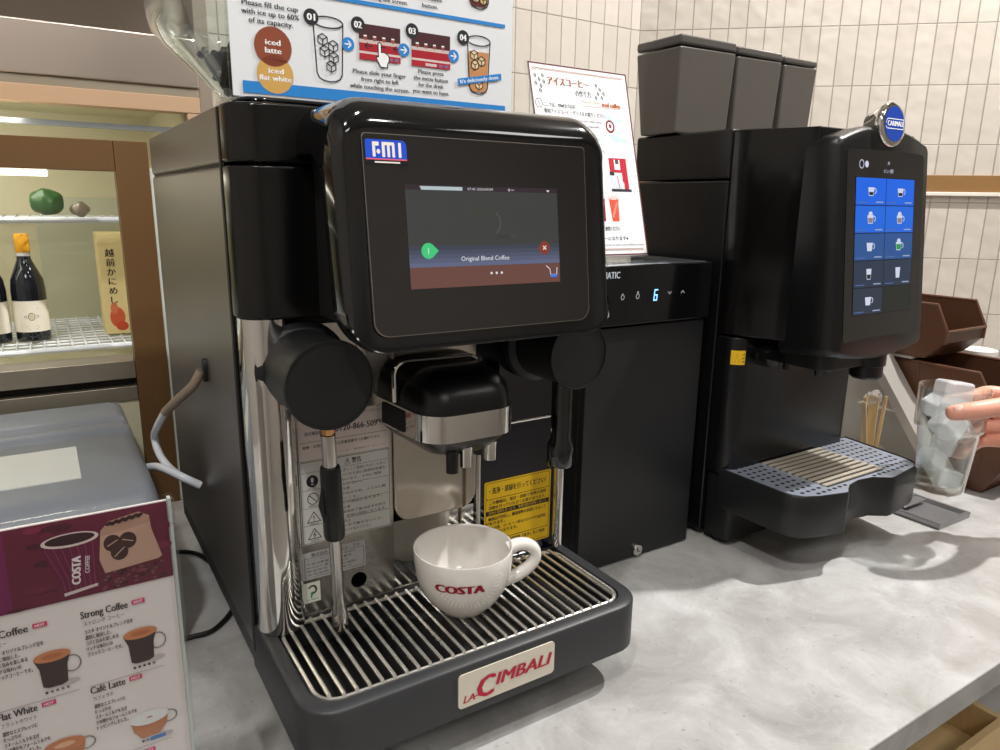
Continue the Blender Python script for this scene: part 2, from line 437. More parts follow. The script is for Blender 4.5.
# --- screen
SO = (.3175, .516, .474); SW = Vector((0, .018, .15)); SN = Vector((1, 0, 0)).cross(SW.normalized())
def sq(pts, d0, d1, o=SO):
    o = Vector(o); w = SW.normalized()
    return [[o + Vector((1, 0, 0)) * x + w * y + SN * d for x, y in pts] for d in (d0, d1)]
gp = rrect(-.108, .0995, -.0755, .0755, (.012, .012, .003, .003), 6)
BZ = mat('screen_bezel_edge', (150, 146, 140), rough=.25, metal=.8, noise=.05)
MB().loft(sq(rrect(-.1087, .1002, -.0762, .0762, (.012, .012, .003, .003), 6), -.004, .0010)).build('bezel', BZ, em)
scr = MB().loft(sq(gp, -.004, .0013)).build('touch_screen', mat('black_screen_glass', (22, 21, 20), rough=.05, coat=1., noise=.05), em)  # base colour lifted to stand in for room reflection on the glass
cv = Canvas(Vector(SO) + SN * .0014, XAX, SW, step=.00004)
cv.rect(-.0765, .068, -.0405, .0395, glow((66, 68, 66), .8))  # panel glow raised to include the reflection lying over it
cv.rect(-.0765, .068, .0355, .0395, glow((60, 48, 56), .7))
for k in range(5): cv.rect(-.0765, .068, -.0240 , -.0075 - .0033 * k, glow((66 + 9 * k, 72 + 9 * k, 86 + 13 * k), .8))
cv.rect(-.0765, .068, -.0405, -.0240, glow((112, 76, 68), .8))
cv.poly([(-.064, .0385), (-.026, .0385), (-.026, .0357), (-.0625, .0357)], glow((190, 205, 210), .8))
cv.text('07:43 2026/04/09', -.0093, .0372, .0019, glow((215, 215, 215), .9), w=.024)
cv.ell(.0185, .0372, .0012, .0012, glow((170, 170, 170), .8)); cv.rect(.0205, .0235, .0368, .0376, glow((170, 170, 170), .8))
cv.poly([(.0565, .0378), (.0600, .0378), (.0583, .0360)], glow((225, 225, 225), .9))
cv.ell(-.0085, .0185, .011, .0052, glow((78, 78, 72), .6)); cv.ring(.002, .0105, .0065, .0085, .0007, glow((105, 108, 108), .6), -1.3, 1.2)
cv.ell(.012, -.001, .008, .0018, glow((70, 72, 70), .6)); cv.ell(.021, -.0005, .004, .002, glow((80, 82, 80), .6))
cv.text('Original Blend Coffee', -.0075, -.0180, .0037, glow((225, 228, 232), .9), w=.046)
G_ = glow((72, 205, 128), .85)
cv.ell(-.0595, -.0112, .0062, .0062, G_); cv.poly([(-.0555, -.0158), (-.0505, -.0112), (-.0555, -.0066)], G_); cv.text('1', -.0595, -.0112, .005, glow((200, 240, 215), .9))
R_ = glow((140, 62, 50), .8)
cv.ell(.0525, -.0108, .0055, .0058, R_); cv.poly([(.0490, -.0150), (.0450, -.0112), (.0490, -.0072)], R_); cv.text('×', .0525, -.0108, .006, glow((230, 225, 220), .9), bold=1)
for k in range(3): cv.ell(.0025 + (k - 1) * .0050, -.0305, .0011, .0011, glow((225, 220, 220), .9))
Wg = glow((220, 225, 235), .9)
cv.line([(.0535, -.0262), (.0572, -.0290), (.0580, -.0340), (.0645, -.0340), (.0650, -.0280)], .0007, Wg); cv.rect(.0575, .0650, -.0362, -.0338, glow((70, 120, 220), .9))
cv.build('display', scr)
# FMI badge on the screen glass
fb = Canvas(Vector(SO) + SN * .0016, XAX, SW, step=.0001)
fb.rect(-.1065, -.0730, .0535, .0715, ink((14, 14, 16)))
fb.poly(rrect(-.1065, -.0730, .0575, .0715, (0, 0, .004, .002), 5), ink((28, 78, 206)))
fb.rect(-.1065, -.0730, .0567, .0577, ink((226, 96, 118)))
wt = ink((240, 232, 226))
for q in ((-.1008, -.0985, .0588, .0680), (-.1008, -.0955, .0668, .0698), (-.0932, -.0908, .0588, .0698), (-.0932, -.0830, .0675, .0698), (-.0890, -.0868, .0588, .0690), (-.0850, -.0828, .0588, .0690), (-.0798, -.0775, .0588, .0698)):
    fb.rect(*q, wt, .0006)
fb.ell(-.0961, .0628, .0014, .0018, wt)
fb.rect(-.0995, -.0790, .0545, .0556, wt)
fb.build('badge', scr, label='blue maker badge')

# --- steam and water heads
def knob(cx, cz, r, yb, yf, name):
    q = MB()
    q.lathe([(r * 1.12, yb), (r * 1.19, yb - .006), (r * 1.17, yb - .014), (r * .99, yb - .018), (r * 1.0, yf + .012), (r * 1.045, yf + .003), (r * 1.03, yf), (r * .99, yf), (r * .985, yf + .0012), (.001, yf + .0012)], (cx, 0, cz), 'y', 48)
    return q.build(name, MATTE, em, sharp=25)
lk = knob(.1885, .3535, .0365, .640, .553, 'steam_head')
rk = knob(.4485, .3525, .0345, .640, .556, 'water_head')
# steam wand: joint, tube, grip, nozzle
w0 = Vector((.1905, .5735, .330)); w1 = Vector((.2025, .5940, .103))
def wp(t): return tuple(w0 + (w1 - w0) * t)
BR = mat('heat_tinted_steel', (190, 140, 96), rough=.25, metal=1., noise=.25, nscale=120)
MB().tube([wp(-.03), wp(.02), wp(.10), wp(.125)], [.008, .0075, .0062, .0045], 16).build('wand_joint', BR, em, label='bronze tinted joint')
sw = MB().tube([wp(.11), wp(.25), wp(.27), wp(.86), wp(.90), wp(.93), wp(.985), wp(1)], [.0066, .0064, .0056, .0054, .0068, .0078, .0072, .0044], 16).build('steam_wand', STEEL, em, sharp=60)
gr = MB().tube([wp(.245), wp(.26), wp(.54), wp(.555)], [.0084, .0092, .0096, .0088], 18); gr.build('grip', SATIN, sw, label='black rubber grip')
g2 = MB().tube([tuple(Vector(wp(.33)) + Vector((-.008, -.002, 0))), tuple(Vector(wp(.40)) + Vector((-.0105, -.002, 0))), tuple(Vector(wp(.47)) + Vector((-.008, -.002, 0)))], [.002, .003, .002], 10); g2.build('grip_tab', SATIN, sw)
# water spout
wsx, wsy = .4395, .571
MB().tube([(wsx + .002, wsy, .335), (wsx + .002, wsy, .316)], .0075, 16).build('spout_joint', CHROME, em)
MB().lathe([(.0105, .326), (.0110, .322), (.0108, .262), (.0138, .256), (.0142, .253), (.0142, .2355), (.0125, .2325), (.004, .2325)], (wsx, wsy, 0), 'z', 24).build('water_spout', GLOSS, em, sharp=30)

# --- coffee outlet
gxl, gxr, gyf, gyb = .2720, .3690, .5420, .6420
def gout(ins, yf=gyf): return [(x + (x - .3185) * .17 * (y - gyf) / .097, y) for x, y in rrect(gxl + ins, gxr - ins, yf + ins, gyb, (.026 - ins * .3, .026 - ins * .3, 0, 0), 8)]
def dome(x, y, z):   # rises towards the back
    return (x, y, z + max(0, (y - gyf)) * .10)
grp = MB(); grp.prism(gout(0), .2890, .3145); gband = grp.build('spout_band', CHROME, em, sharp=50)
dm = MB(); dm.loft([[dome(x, y, z) if z > .3146 else (x, y, z) for x, y in gout(i)] for i, z in ((.0012, .3145), (.0015, .320), (.004, .331), (.010, .339), (.019, .3435), (.030, .345))])
dm.build('spout_cover', SATIN, em, sharp=60)
bt = MB(); bt.loft([[(x, y, z) for x, y in gout(i)] for i, z in ((.020, .2700), (.014, .2745), (.003, .2870), (.0015, .2892))]); bt.build('spout_underside', SATIN, em)
MB().loft([[(gxl - .0012 - (y - gyf) * .0815 + d, y, z) for y, z in rrect(.585, .628, .2915, .3120, .002)] for d in (0, .003)]).build('inspection_window', VOID, em, label='black side window')

for x, y, z0, z1, r, m in ((.3045, .5600, .2540, .276, .0058, SATIN), (.3185, .5590, .2580, .278, .0062, CHROME), (.3475, .5620, .2590, .278, .0062, CHROME), (.3700, .6220, .2420, .295, .0058, SATIN)):
    MB().lathe([(r * .7, z0 + .002), (r * .72, z0), (r, z0), (r * 1.0, z0 + .012), (r * 1.1, z1)], (x, y, 0), 'z', 20).build('nozzle', m, em)
MB().tube([(.3700, .6220, .26), (.3700, .6220, .106)], .0024, 10).build('milk_tube', STEEL, em)
hb = MB(); hp = [(.2655, .600, .318)]
for k in range(0, 6): a = PI - PI / 2 * k / 5; hp.append((.2775 + .012 * cos(a), .600, .3435 + .012 * sin(a)))
for k in range(0, 6): a = PI / 2 - PI / 2 * k / 5; hp.append((.3430 + .014 * cos(a), .600, .3405 + .014 * sin(a)))
hp.append((.357, .600, .318)); hb.tube(hp, .0026, 10); hb.build('handle', CHROME, em, label='thin chrome bail handle')

# --- drip tray
TX0, TX1, TY0, TZ = .1365, .5010, .4925, .0965
out = rrect(TX0, TX1, TY0, .666, (.034, .034, 0, 0), 8); inn = rrect(TX0 + .014, TX1 - .014, TY0 + .014, .640, (.024, .024, .004, .004), 8)
o2 = rrect(TX0, TX1, TY0, .666, (.034, .034, 0, 0), 8); o3 = rrect(TX0 + .0015, TX1 - .0015, TY0 + .0015, .664, (.033, .033, 0, 0), 8); 
tr = MB()
n_ = len(out)
inn = rrect(TX0 + .014, TX1 - .014, TY0 + .014, .640, (.024, .024, .0001, .0001), 8)
out2 = rrect(TX0, TX1, TY0, .666, (.034, .034, .0001, .0001), 8); out3 = rrect(TX0 + .0022, TX1 - .0022, TY0 + .0022, .6638, (.032, .032, .0001, .0001), 8)
tr.loft([[(x, y, .045) for x, y in out2], [(x, y, .0942) for x, y in out2], [(x, y, TZ) for x, y in out3], [(x, y, TZ) for x, y in inn], [(x, y, .064) for x, y in inn]])
tray = tr.build('drip_tray', TRAYM, em, sharp=50)
MB().prism(rrect(TX0 + .013, TX1 - .013, TY0 + .013, .641, .02), .0635, .066).build('tray_pan', VOID, tray, label='black pan under the grille')
g = MB(); fp = rrect(TX0 + .018, TX1 - .018, TY0 + .018, .6365, .020, 6); fp.append(fp[0]); fp.append(fp[1])
g.tube([(x, y, .0945) for x, y in fp], .0022, 8, cap=False)
for k in range(28):
    x = TX0 + .0265 + k * (TX1 - TX0 - .053) / 27
    e = .004 if k in (0, 27) else 0
    g.tube([(x, TY0 + .0175 + e, .0950), (x, TY0 + .0185 + e, .0978), (x, .636 - e, .0978), (x, .637 - e, .0950)], .0019, 6)
g.build('grille', WIRE, tray, label='steel wire grille')
lp = Canvas((.3262, TY0 - .0016, .0715), XAX, ZAX, step=.00012)
MB().prism(rrect(.2735, .3800, .0545, .0890, .004), TY0 - .0014, TY0 + .001, 'y').build('name_plate', mat('cream_plate', (214, 206, 190), rough=.4, metal=.3, noise=.04), tray, label='cream plate with red lettering')
RD = ink((178, 42, 62))
lp.text('LA', -.0418, -.0082, .0072, RD, w=.0120, bold=.5, shear=.25)
lp.line([(-.0362, -.0086), (-.0325, -.0086)], .0010, RD)
lp.text('C', -.0235, -.0020, .0215, RD, w=.0180, bold=1.3, shear=.15)
lp.text('IMBALI', .0185, .0010, .0125, RD, w=.0630, bold=1.2, shear=.25)
lp.build('name_plate_lettering', tray)

# --- service stickers on the splash panels
PK = ink((222, 210, 206)); BK = ink((38, 38, 42)); SV = ink((176, 174, 172)); LG = ink((206, 205, 200))
s1 = Canvas((.1845, .6412, .2595), XAX, ZAX, step=.0001)
s1.poly([(0, 0), (.092, 0), (.092, .040), (.089, .0455), (.003, .0455), (0, .040)], PK)
s1.text('メンテナンスセンター', .072, .041, .0018, BK, w=.026); s1.text('受付電話番号', .0165, .0265, .0028, BK, w=.020, bold=1); s1.rect(.029, .037, .0240, .0290, ink((196, 110, 110)))
s1.text('0120-866-509', .058, .0280, .0062, BK, w=.043, bold=.6)
s1.rect(.002, .090, .0180, .0184, BK); s1.text('故障・お問い合わせは上記電話番号へお掛け下さい', .043, .0133, .0024, BK, w=.078, bold=1)
s1.text('メーカー：株式会社エフ・エム・アイ', .064, .0045, .0014, BK, w=.046)
s1.build('phone_sticker', em, label='pale pink sticker with a telephone number')
s2 = Canvas((.1838, .6412, .1740), XAX, ZAX, step=.0001)
s2.rect(0, .0930, 0, .0850, LG, .001); s2.line([(0.001, .001), (.092, .001), (.092, .084), (.001, .084)], .0005, BK, True)
s2.text('⚠ 警告', .0540, .0785, .0045, BK, w=.017, bold=1)
for y in (.0735, .0555, .0370, .0190): s2.rect(.002, .091, y, y + .0003, BK)
lines = ['安全に正しくご使用いただくために', 'お使いになる前に取扱説明書を', 'お読みになり、十分に理解', 'してください。', '高温注意', '熱湯が出るため、ノズルに触', 'れないこと。', 'やけどの原因になります。', '感電注意', 'この清掃終了後は必ず元栓を', '閉め、故障の原因になります。', '分解禁止', '濡れた手で触らないこと。', '水をかけないこと。']
for k, t in enumerate(lines):
    y = .0700 - k * .0049
    s2.text(t, .0330, y, .0024, BK, align='l', w=min(.055, .0042 * len(t)))
s2.ell(.0125, .0645, .0058, .0062, BK); s2.text('!', .0125, .0645, .0075, LG, bold=2); s2.text('よく読む', .0125, .0575, .0016, BK)
s2.ring(.0125, .0465, .0052, .0056, .0008, BK); s2.line([(.0088, .0505), (.0162, .0425)], .0008, BK); s2.text('接触禁止', .0125, .0390, .0016, BK)
for y, t in ((.0265, '!'), (.0090, 'ϟ')):
    s2.line([(.0060, y - .004), (.0190, y - .004), (.0125, y + .0065)], .0008, BK, True)
    if t == '!': s2.text(t, .0125, y, .0052, BK, bold=1)
    else: s2.line([(.0135, y + .0032), (.0112, y - .0002), (.0138, y), (.0118, y - .0030)], .0008, BK)
    s2.text('感電注意', .0125, y - .0062, .0015, BK)
s2.build('warning_sticker', em, label='white sticker with warning signs')
s3 = Canvas((.1828, .6412, .1365), XAX, ZAX, step=.0001)
s3.rect(0, .0650, 0, .0290, SV, .001); s3.line([(.002, .002), (.063, .002), (.063, .0225), (.002, .0225)], .0004, BK, True)
s3.text('株式会社エフ・エム・アイ', .034, .0253, .0030, BK, w=.050, bold=1)
for k in range(5): s3.text(['コーヒーマシン 単相200V 50/60Hz', '定格消費電力 製造番号', '給水圧力 最大使用圧力', '製造年月 質量 製造国', '本体型式 定格電圧'][k], .004, .0200 - k * .0038, .0020, BK, align='l', w=.050 - .004 * (k % 3))
s3.build('rating_plate', em, label='silver rating sticker')
s4 = Canvas((.1828, .6412, .1115), XAX, ZAX, step=.0001); GN = ink((46, 128, 84))
s4.rect(0, .0165, 0, .0215, ink((216, 218, 206))); s4.ring(.0085, .0135, .0038, .0042, .0018, GN, -2.0, 2.6); s4.line([(.0085, .0110), (.0070, .0055)], .0018, GN); s4.text('PSE 検査済', .0082, .0030, .0016, GN, w=.012)
s4.build('inspection_sticker', em, label='small green and white sticker')
MB().lathe([(.0085, 0), (.0085, .0022), (.008, .003), (.001, .003)], (.2400, .6415, .122), 'y', 24).build('plug', VOID, em).scale = (1, 1, 1)
YL = ink((226, 184, 34)); 
s5 = Canvas((.3895, .6412, .1100), XAX, ZAX, step=.0001)
s5.rect(0, .0915, 0, .0875, YL, .002); s5.line(rrect(.002, .0895, .066, .0855, .003, 4), .0006, BK, True); s5.line(rrect(.002, .0895, .016, .066, .001, 4), .0006, BK, True); s5.line(rrect(.002, .0895, .002, .016, .001, 4), .0006, BK, True)
s5.text('・洗浄・清掃を行ってください！', .0455, .0755, .0058, BK, w=.078, bold=.8)
s5.text('この機械は、毎日・自動で洗浄の洗剤', .0455, .0615, .0034, BK, w=.078, bold=.6); s5.text('自動を行っていただく必要があります。', .0455, .0555, .0034, BK, w=.078, bold=.6)
s5.rect(.002, .0895, .0465, .0520, BK); s5.text('洗浄の清掃を怠ったり、専用洗剤を使用しないと', .0455, .0492, .0030, YL, w=.080)
s5.text('●部品が劣化し、機器故障の原因になること', .0455, .0420, .0034, BK, w=.080, bold=.6); s5.text('があります。', .0150, .0365, .0034, BK, bold=.6)
s5.text('●その他、コーヒー一杯のバラツキや品質低', .0455, .0305, .0032, BK, w=.080, bold=.6); s5.text('下の原因になります。', .0240, .0250, .0032, BK, bold=.6)
s5.text('清掃方法、取扱説明書「洗浄」をご参照', .0455, .0115, .0034, BK, w=.078, bold=.6); s5.text('の上行ってください。', .0240, .0055, .0032, BK, bold=.6)
s5.build('cleaning_sticker', em, label='yellow cleaning notice')

# --- glass bean hopper on top
hp_ = [(.034, .582), (.030, .598), (.036, .604), (.050, .618), (.074, .640), (.084, .652), (.088, .668), (.086, .70), (.083, .80)]
hi_ = [(r - .0025, z) for r, z in reversed(hp_)]
hc = (.192, .770, 0)
hopper = MB().lathe(hp_ + hi_, hc, 'z', 48, cap=False).build('bean_hopper', GLASS, em, sharp=80, label='clear glass bean hopper')
bq = MB()
BEAN = mat('roasted_beans', (38, 26, 20), rough=.5, noise=.4, nscale=150, bump=.5, bscale=150)
for k in range(170):
    z = random.uniform(.601, .640); R = max(.006, (z - .598) * .75 + .022)
    a = random.uniform(0, 2 * PI); r = R * math.sqrt(random.random()) * .9
    c = Vector((hc[0] + r * cos(a), hc[1] + r * sin(a), z)); ax = Vector((random.gauss(0, 1), random.gauss(0, 1), random.gauss(0, 1))).normalized()
    bq.tube([c - ax * .0048, c - ax * .003, c, c + ax * .003, c + ax * .0048], [.0008, .0030, .0038, .0030, .0008], 7)
bq.lathe([(.022, .6005), (.028, .610), (.036, .622), (.040, .632), (.020, .640), (.001, .642)], hc, 'z', 24)
bq.build('coffee_beans', BEAN, hopper, kind='stuff', label='dark roasted beans')
MB().lathe([(.085, .80), (.085, .815), (.02, .822)], hc, 'z', 40).build('hopper_lid', GLOSS, hopper)

# --- hose fitting on the side
MB().prism([(.799 + .0055 * cos(t), .3225 + .013 * sin(t)) for t in [2 * PI * k / 20 for k in range(20)]], .1325, .1372, 'x').build('hose_fitting', MATTE, em, bevel=.0008)
MB().prism(rrect(.655, .6615, .066, .574, 0), .1362, .138, 'x').build('panel_gap', VOID, em)

# hoses: a thing that could be pulled off
def smooth(pts, n=6):
    P = [Vector(p) for p in pts]; out = []
    P = [P[0] * 2 - P[1]] + P + [P[-1] * 2 - P[-2]]
    for i in range(1, len(P) - 2):
        for k in range(n):
            t = k / n; a, b, c, d = P[i - 1], P[i], P[i + 1], P[i + 2]
            out.append(.5 * ((2 * b) + (c - a) * t + (2 * a - 5 * b + 4 * c - d) * t * t + (3 * b - 3 * c + d - a) * t ** 3))
    out.append(P[-2]); return out
TUBE = mat('milky_silicone', (226, 231, 240), rough=.25, trans=.1, noise=.04)
ho = thing('milk_hose', 'translucent hose with a beige sleeve looping from the side of the black espresso machine', 'hose', (.115, .85, .17))
MB().tube(smooth([(.131, .799, .3224), (.122, .805, .305), (.110, .835, .284), (.100, .865, .264)]), .0050, 12).build('braided_sleeve', mat('beige_braid', (150, 134, 118), rough=.5, metal=.4, noise=.25, nscale=300, bump=.4, bscale=500), ho, label='beige braided sleeve')
MB().tube(smooth([(.100, .865, .264), (.0955, .90, .240), (.0945, .9425, .2128), (.097, .9274, .1936), (.105, .8953, .1832), (.118, .873, .176), (.130, .8696, .1690)]), .0044, 12).build('clear_tube', TUBE, ho)
h2 = MB().tube(smooth([(.080, .935, .178), (.090, .915, .184), (.100, .8885, .1860), (.116, .872, .178), (.131, .8690, .1675)]), .0048, 12).build('outlet_hose', TUBE)
tag(h2, 'milky tube running from the grey appliance to the end of the looped hose', 'hose')
CBL = mat('black_cable', (18, 18, 18), rough=.5, noise=.1)
for pts, lab in (([(.085, 1.055, .0032), (.1231, 1.0486, .0032), (.1429, 1.0299, .0032), (.1541, .9957, .0032), (.160, .95, .0032), (.20, .90, .0032)], 'black cable curving on the worktop, the one further back'), ([(.06, .815, .0032), (.0958, .8182, .0032), (.12, .8178, .0032), (.1405, .8348, .0032), (.1617, .8613, .0032), (.21, .89, .0032)], 'black cable curving on the worktop, the one nearer the menu card edge')):
    c = MB().tube(smooth(pts), .003, 10).build('power_cable', CBL); tag(c, lab, 'cable', 'cables beside the espresso machine')

# ================================================================== coffee cup
PORC = mat('white_porcelain', (226, 222, 216), rough=.12, coat=.4, noise=.015, nscale=10)
cx, cy_, cz_ = .3260, .5760, .0997
cu = thing('coffee_cup', 'white porcelain latte cup with red lettering standing on the wire drip tray', 'cup', (cx, cy_, cz_))
prc = [(.0005, .004), (.020, .004), (.021, 0), (.0235, 0), (.0250, .003), (.0355, .012), (.0435, .025), (.0480, .040), (.0497, .056), (.0500, .0655), (.0497, .0672), (.0485, .0672), (.0475, .0655), (.0470, .056), (.0452, .041), (.0405, .027), (.032, .015), (.018, .009), (.0005, .008)]
MB().lathe([(r, z + cz_) for r, z in prc], (cx, cy_, 0), 'z', 64, cap=False).build('bowl', PORC, cu, sharp=70)
ha = math.radians(-17); hd = Vector((cos(ha), sin(ha), 0)); hb_ = Vector((cx, cy_, cz_))
hpts = [(.0465, .058), (.057, .0615), (.068, .0600), (.0755, .0525), (.0755, .0430), (.068, .0340), (.055, .0270), (.040, .0225)]
hq = MB(); sp_ = smooth([hb_ + hd * a + ZAX * b for a, b in hpts], 6)
hq.tube(sp_, [.0060 + .0014 * abs(2 * i / (len(sp_) - 1) - 1) for i in range(len(sp_))], 12)
hq.build('handle', PORC, cu, sharp=80)
def cupwrap(a_mid, z_mid):
    zs = [(r, z) for r, z in prc[3:10]]
    def rad(z):
        z = min(max(z, zs[0][1]), zs[-1][1])
        for (r0, z0), (r1, z1) in zip(zs, zs[1:]):
            if z0 <= z <= z1: return r0 + (r1 - r0) * (z - z0) / max(1e-9, z1 - z0)
        return zs[-1][0]
    def w(x, y, d):
        z = z_mid + y; R = rad(z) + .0005 + d; a = a_mid + x / .047
        return (cx + R * cos(a), cy_ + R * sin(a), cz_ + z)
    return w
al = math.atan2(0 - cy_, 0 - cx)
cw = Canvas((0, 0, 0), XAX, ZAX, step=.00005, wrap=cupwrap(al - .07, .0452))
cw.text('COSTA', 0, 0, .0082, ink((140, 24, 44)), w=.046, bold=3.0)
cw.build('lettering', cu, label='dark red lettering')
cr_ = Canvas((0, 0, 0), XAX, ZAX, step=.00002, wrap=cupwrap(al + .12, .036))
RAY = mat('embossed_porcelain', (246, 244, 240), rough=.15, coat=.4, noise=.01)
for k in range(24):
    t = PI + PI * k / 23; cr_.line([(.026 * cos(t), .018 + .026 * sin(t)), (.033 * cos(t + .05), .018 + .033 * sin(t + .05))], .0009, RAY)
cr_.build('embossed_rays', cu)

# ================================================================== iced drink poster on the machine
def pl(x): return x
CAR_SEQ = None
po = thing('instruction_poster', 'large landscape poster on iced latte in a clear stand on top of the espresso machine', 'poster', (.29, .665, .582))
PY = .660
MB().box(.1515, .4285, PY + .0005, PY + .0020, .5850, .7960).build('sheet', WHITE, po)
MB().box(.1495, .4305, PY + .0022, PY + .0045, .5823, .7980).build('stand_back', ACRYL, po)
MB().box(.1495, .4305, PY - .0030, PY + .045, .5823, .5842).build('stand_foot', ACRYL, po)
c1 = Canvas((.151, PY, .585), XAX, ZAX, step=.00006)
BL = ink((46, 132, 206)); DK = ink((44, 44, 48)); WT = ink((244, 244, 244)); BRN = ink((140, 74, 52)); TANC = ink((206, 164, 92)); DRK = ink((198, 140, 92))
c1.rect(.0086, .2697, .0030, .0125, BL)
c1.rect(.0086, .2682, .0860, .0893, BL)
for t, y, w in (('Please fill the cup', .0735, .0465), ('with ice up to 60%', .0670, .0480), ('of its capacity.', .0605, .0370)): c1.text(t, .0350, y, .0041, DK, w=w, bold=.8)
c1.ell(.0355, .0415, .0158, .0158, BRN); c1.ell(.0362, .0195, .0155, .0155, TANC)
c1.poly([(.0355 + .0158 * cos(t), .0415 + .0158 * sin(t)) for t in [PI * (1.5 - .26) + PI * .52 * k / 12 for k in range(13)]] + [(.0362 + .0155 * cos(t), .0195 + .0155 * sin(t)) for t in [PI * (.5 - .26) + PI * .52 * k / 12 for k in range(13)]], ink((122, 60, 40)))
c1.text('iced', .0355, .0450, .0044, WT, w=.0125, bold=1.4); c1.text('latte', .0355, .0385, .0044, WT, w=.0135, bold=1.4)
c1.text('iced', .0370, .0225, .0042, WT, w=.0125, bold=1.4); c1.text('flat white', .0362, .0165, .0042, WT, w=.0270, bold=1.2)
def tumbler(x, y0, y1, rt, rb, fill=None, m=DK):
    if fill: c1.poly([(x - rb + .001, y0 + .004), (x - rb + .004, y0 + .0005), (x + rb - .004, y0 + .0005), (x + rb - .001, y0 + .004), (x + rt - .0015, y1 - .010), (x - rt + .0015, y1 - .010)], fill)
    c1.line([(x - rt, y1), (x - rb, y0 + .005), (x - rb + .002, y0 + .001), (x - rb + .006, y0 - .001), (x, y0 - .0018), (x + rb - .006, y0 - .001), (x + rb - .002, y0 + .001), (x + rb, y0 + .005), (x + rt, y1)], .0011, m)
    c1.ring(x, y1, rt, .0045, .0011, m)
def cube(x, y, s=.0048, fill=None):
    h = [(x + s * cos(PI / 6 + PI / 3 * k), y + s * sin(PI / 6 + PI / 3 * k)) for k in range(6)]
    if fill: c1.poly(h, fill)
    c1.line(h, .0009, DK, True)
    for k in (0, 2, 4): c1.line([(x, y), h[k]], .0009, DK)
tumbler(.0845, .0200, .0670, .0135, .0115)
for x, y in ((.0790, .0525), (.0885, .0480), (.0805, .0430), (.0885, .0385), (.0860, .0310)): cube(x, y)
def badge(x, y, t): c1.ell(x, y, .0066, .0066, DK); c1.text(t, x, y, .0056, WT, w=.0068, bold=1.4)
badge(.0695, .0695, '01')
def arrow(x, y):
    c1.ell(x, y, .0058, .0058, BL); c1.line([(x - .003, y), (x + .003, y)], .0011, WT); c1.line([(x + .0002, y + .0028), (x + .003, y), (x + .0002, y - .0028)], .0011, WT)
for x0, x1 in ((.1128, .1533), (.1647, .2057)):
    c1.rect(x0, x1, .0405, .0705, ink((74, 40, 44))); c1.rect(x0, x1, .0540, .0575, ink((206, 186, 180))); c1.rect(x0, x1, .0470, .0545, ink((168, 34, 48))); c1.rect(x0, x1, .0455, .0475, ink((214, 200, 196))); c1.rect(x0, x1, .0405, .0456, ink((176, 40, 52)))
    for k in range(4): c1.ell(x0 + .006 + .009 * k, .0590, .0018, .0022, ink((150, 80, 74))); c1.rect(x0 + .0045 + .009 * k, x0 + .0075 + .009 * k, .0600, .0612, WT)
    c1.rect(x1 - .012, x1 - .008, .0418, .0440, ink((120, 110, 150))); c1.rect(x1 - .006, x1 - .002, .0418, .0440, ink((120, 110, 150)))
c1.rect(.1790, .1910, .0415, .0440, ink((210, 190, 196)))
for k in range(3): x = .1185 + .0155 * k - (.003 if k else 0); c1.line([(x + .007, .0525), (x, .0525)], .0010, DK); c1.line([(x + .0025, .0548), (x, .0525), (x + .0025, .0502)], .0010, DK)
hand = [(.1310, .0555), (.1325, .0565), (.1340, .0555), (.1342, .0480), (.1365, .0485), (.1390, .0475), (.1415, .0455), (.1418, .0420), (.1400, .0385), (.1400, .0355), (.1335, .0355), (.1315, .0385), (.1290, .0430), (.1300, .0445), (.1312, .0440)]
c1.poly(hand, WT); c1.line(hand, .0009, DK, True)
badge(.1122, .0690, '02'); badge(.1655, .0705, '03'); arrow(.1024, .0515); arrow(.1567, .0528); arrow(.2095, .0535)
for t, y, w in (('Please slide your finger', .0300, .0525), ('from right to left', .0238, .0370), ('while touching the screen.', .0175, .0590)): c1.text(t, .1325, y, .0036, DK, w=w, bold=.4)
for t, y, w in (('Please press', .0362, .0270), ('the menu button', .0303, .0365), ('for the drink', .0245, .0270), ('you want to have.', .0186, .0390)): c1.text(t, .1850, y, .0036, DK, w=w, bold=.4)
tumbler(.2378, .0230, .0705, .0130, .0105, DRK)
for x, y in ((.2325, .0570), (.2410, .0520), (.2335, .0480), (.2385, .0300)): cube(x, y, .0046, ink((226, 204, 160)))
badge(.2200, .0715, '04')
c1.poly([(.2145, .0275), (.2645, .0370), (.2640, .0430), (.2138, .0335)], BL); c1.text("It's deliciously done.", .2392, .0353, .0034, WT, w=.0455, bold=.8, rot=.185)
c1.text('while touching the screen.', .1320, .0935, .0036, DK, w=.0590, bold=.4); c1.text('button.', .1844, .0945, .0036, DK, w=.0165, bold=.4); c1.text('the coffee', .1844, .1010, .0036, DK, w=.0250, bold=.4)
tumbler(.2378, .1010, .1490, .0130, .0105, ink((96, 40, 38))); cube(.2340, .1085, .0042, ink((206, 180, 120))); cube(.2425, .1075, .0042, ink((206, 180, 120)))
c1.text('iced coffee', .0355, .1300, .0060, BRN, w=.05, bold=1)
c1.build('print', po)

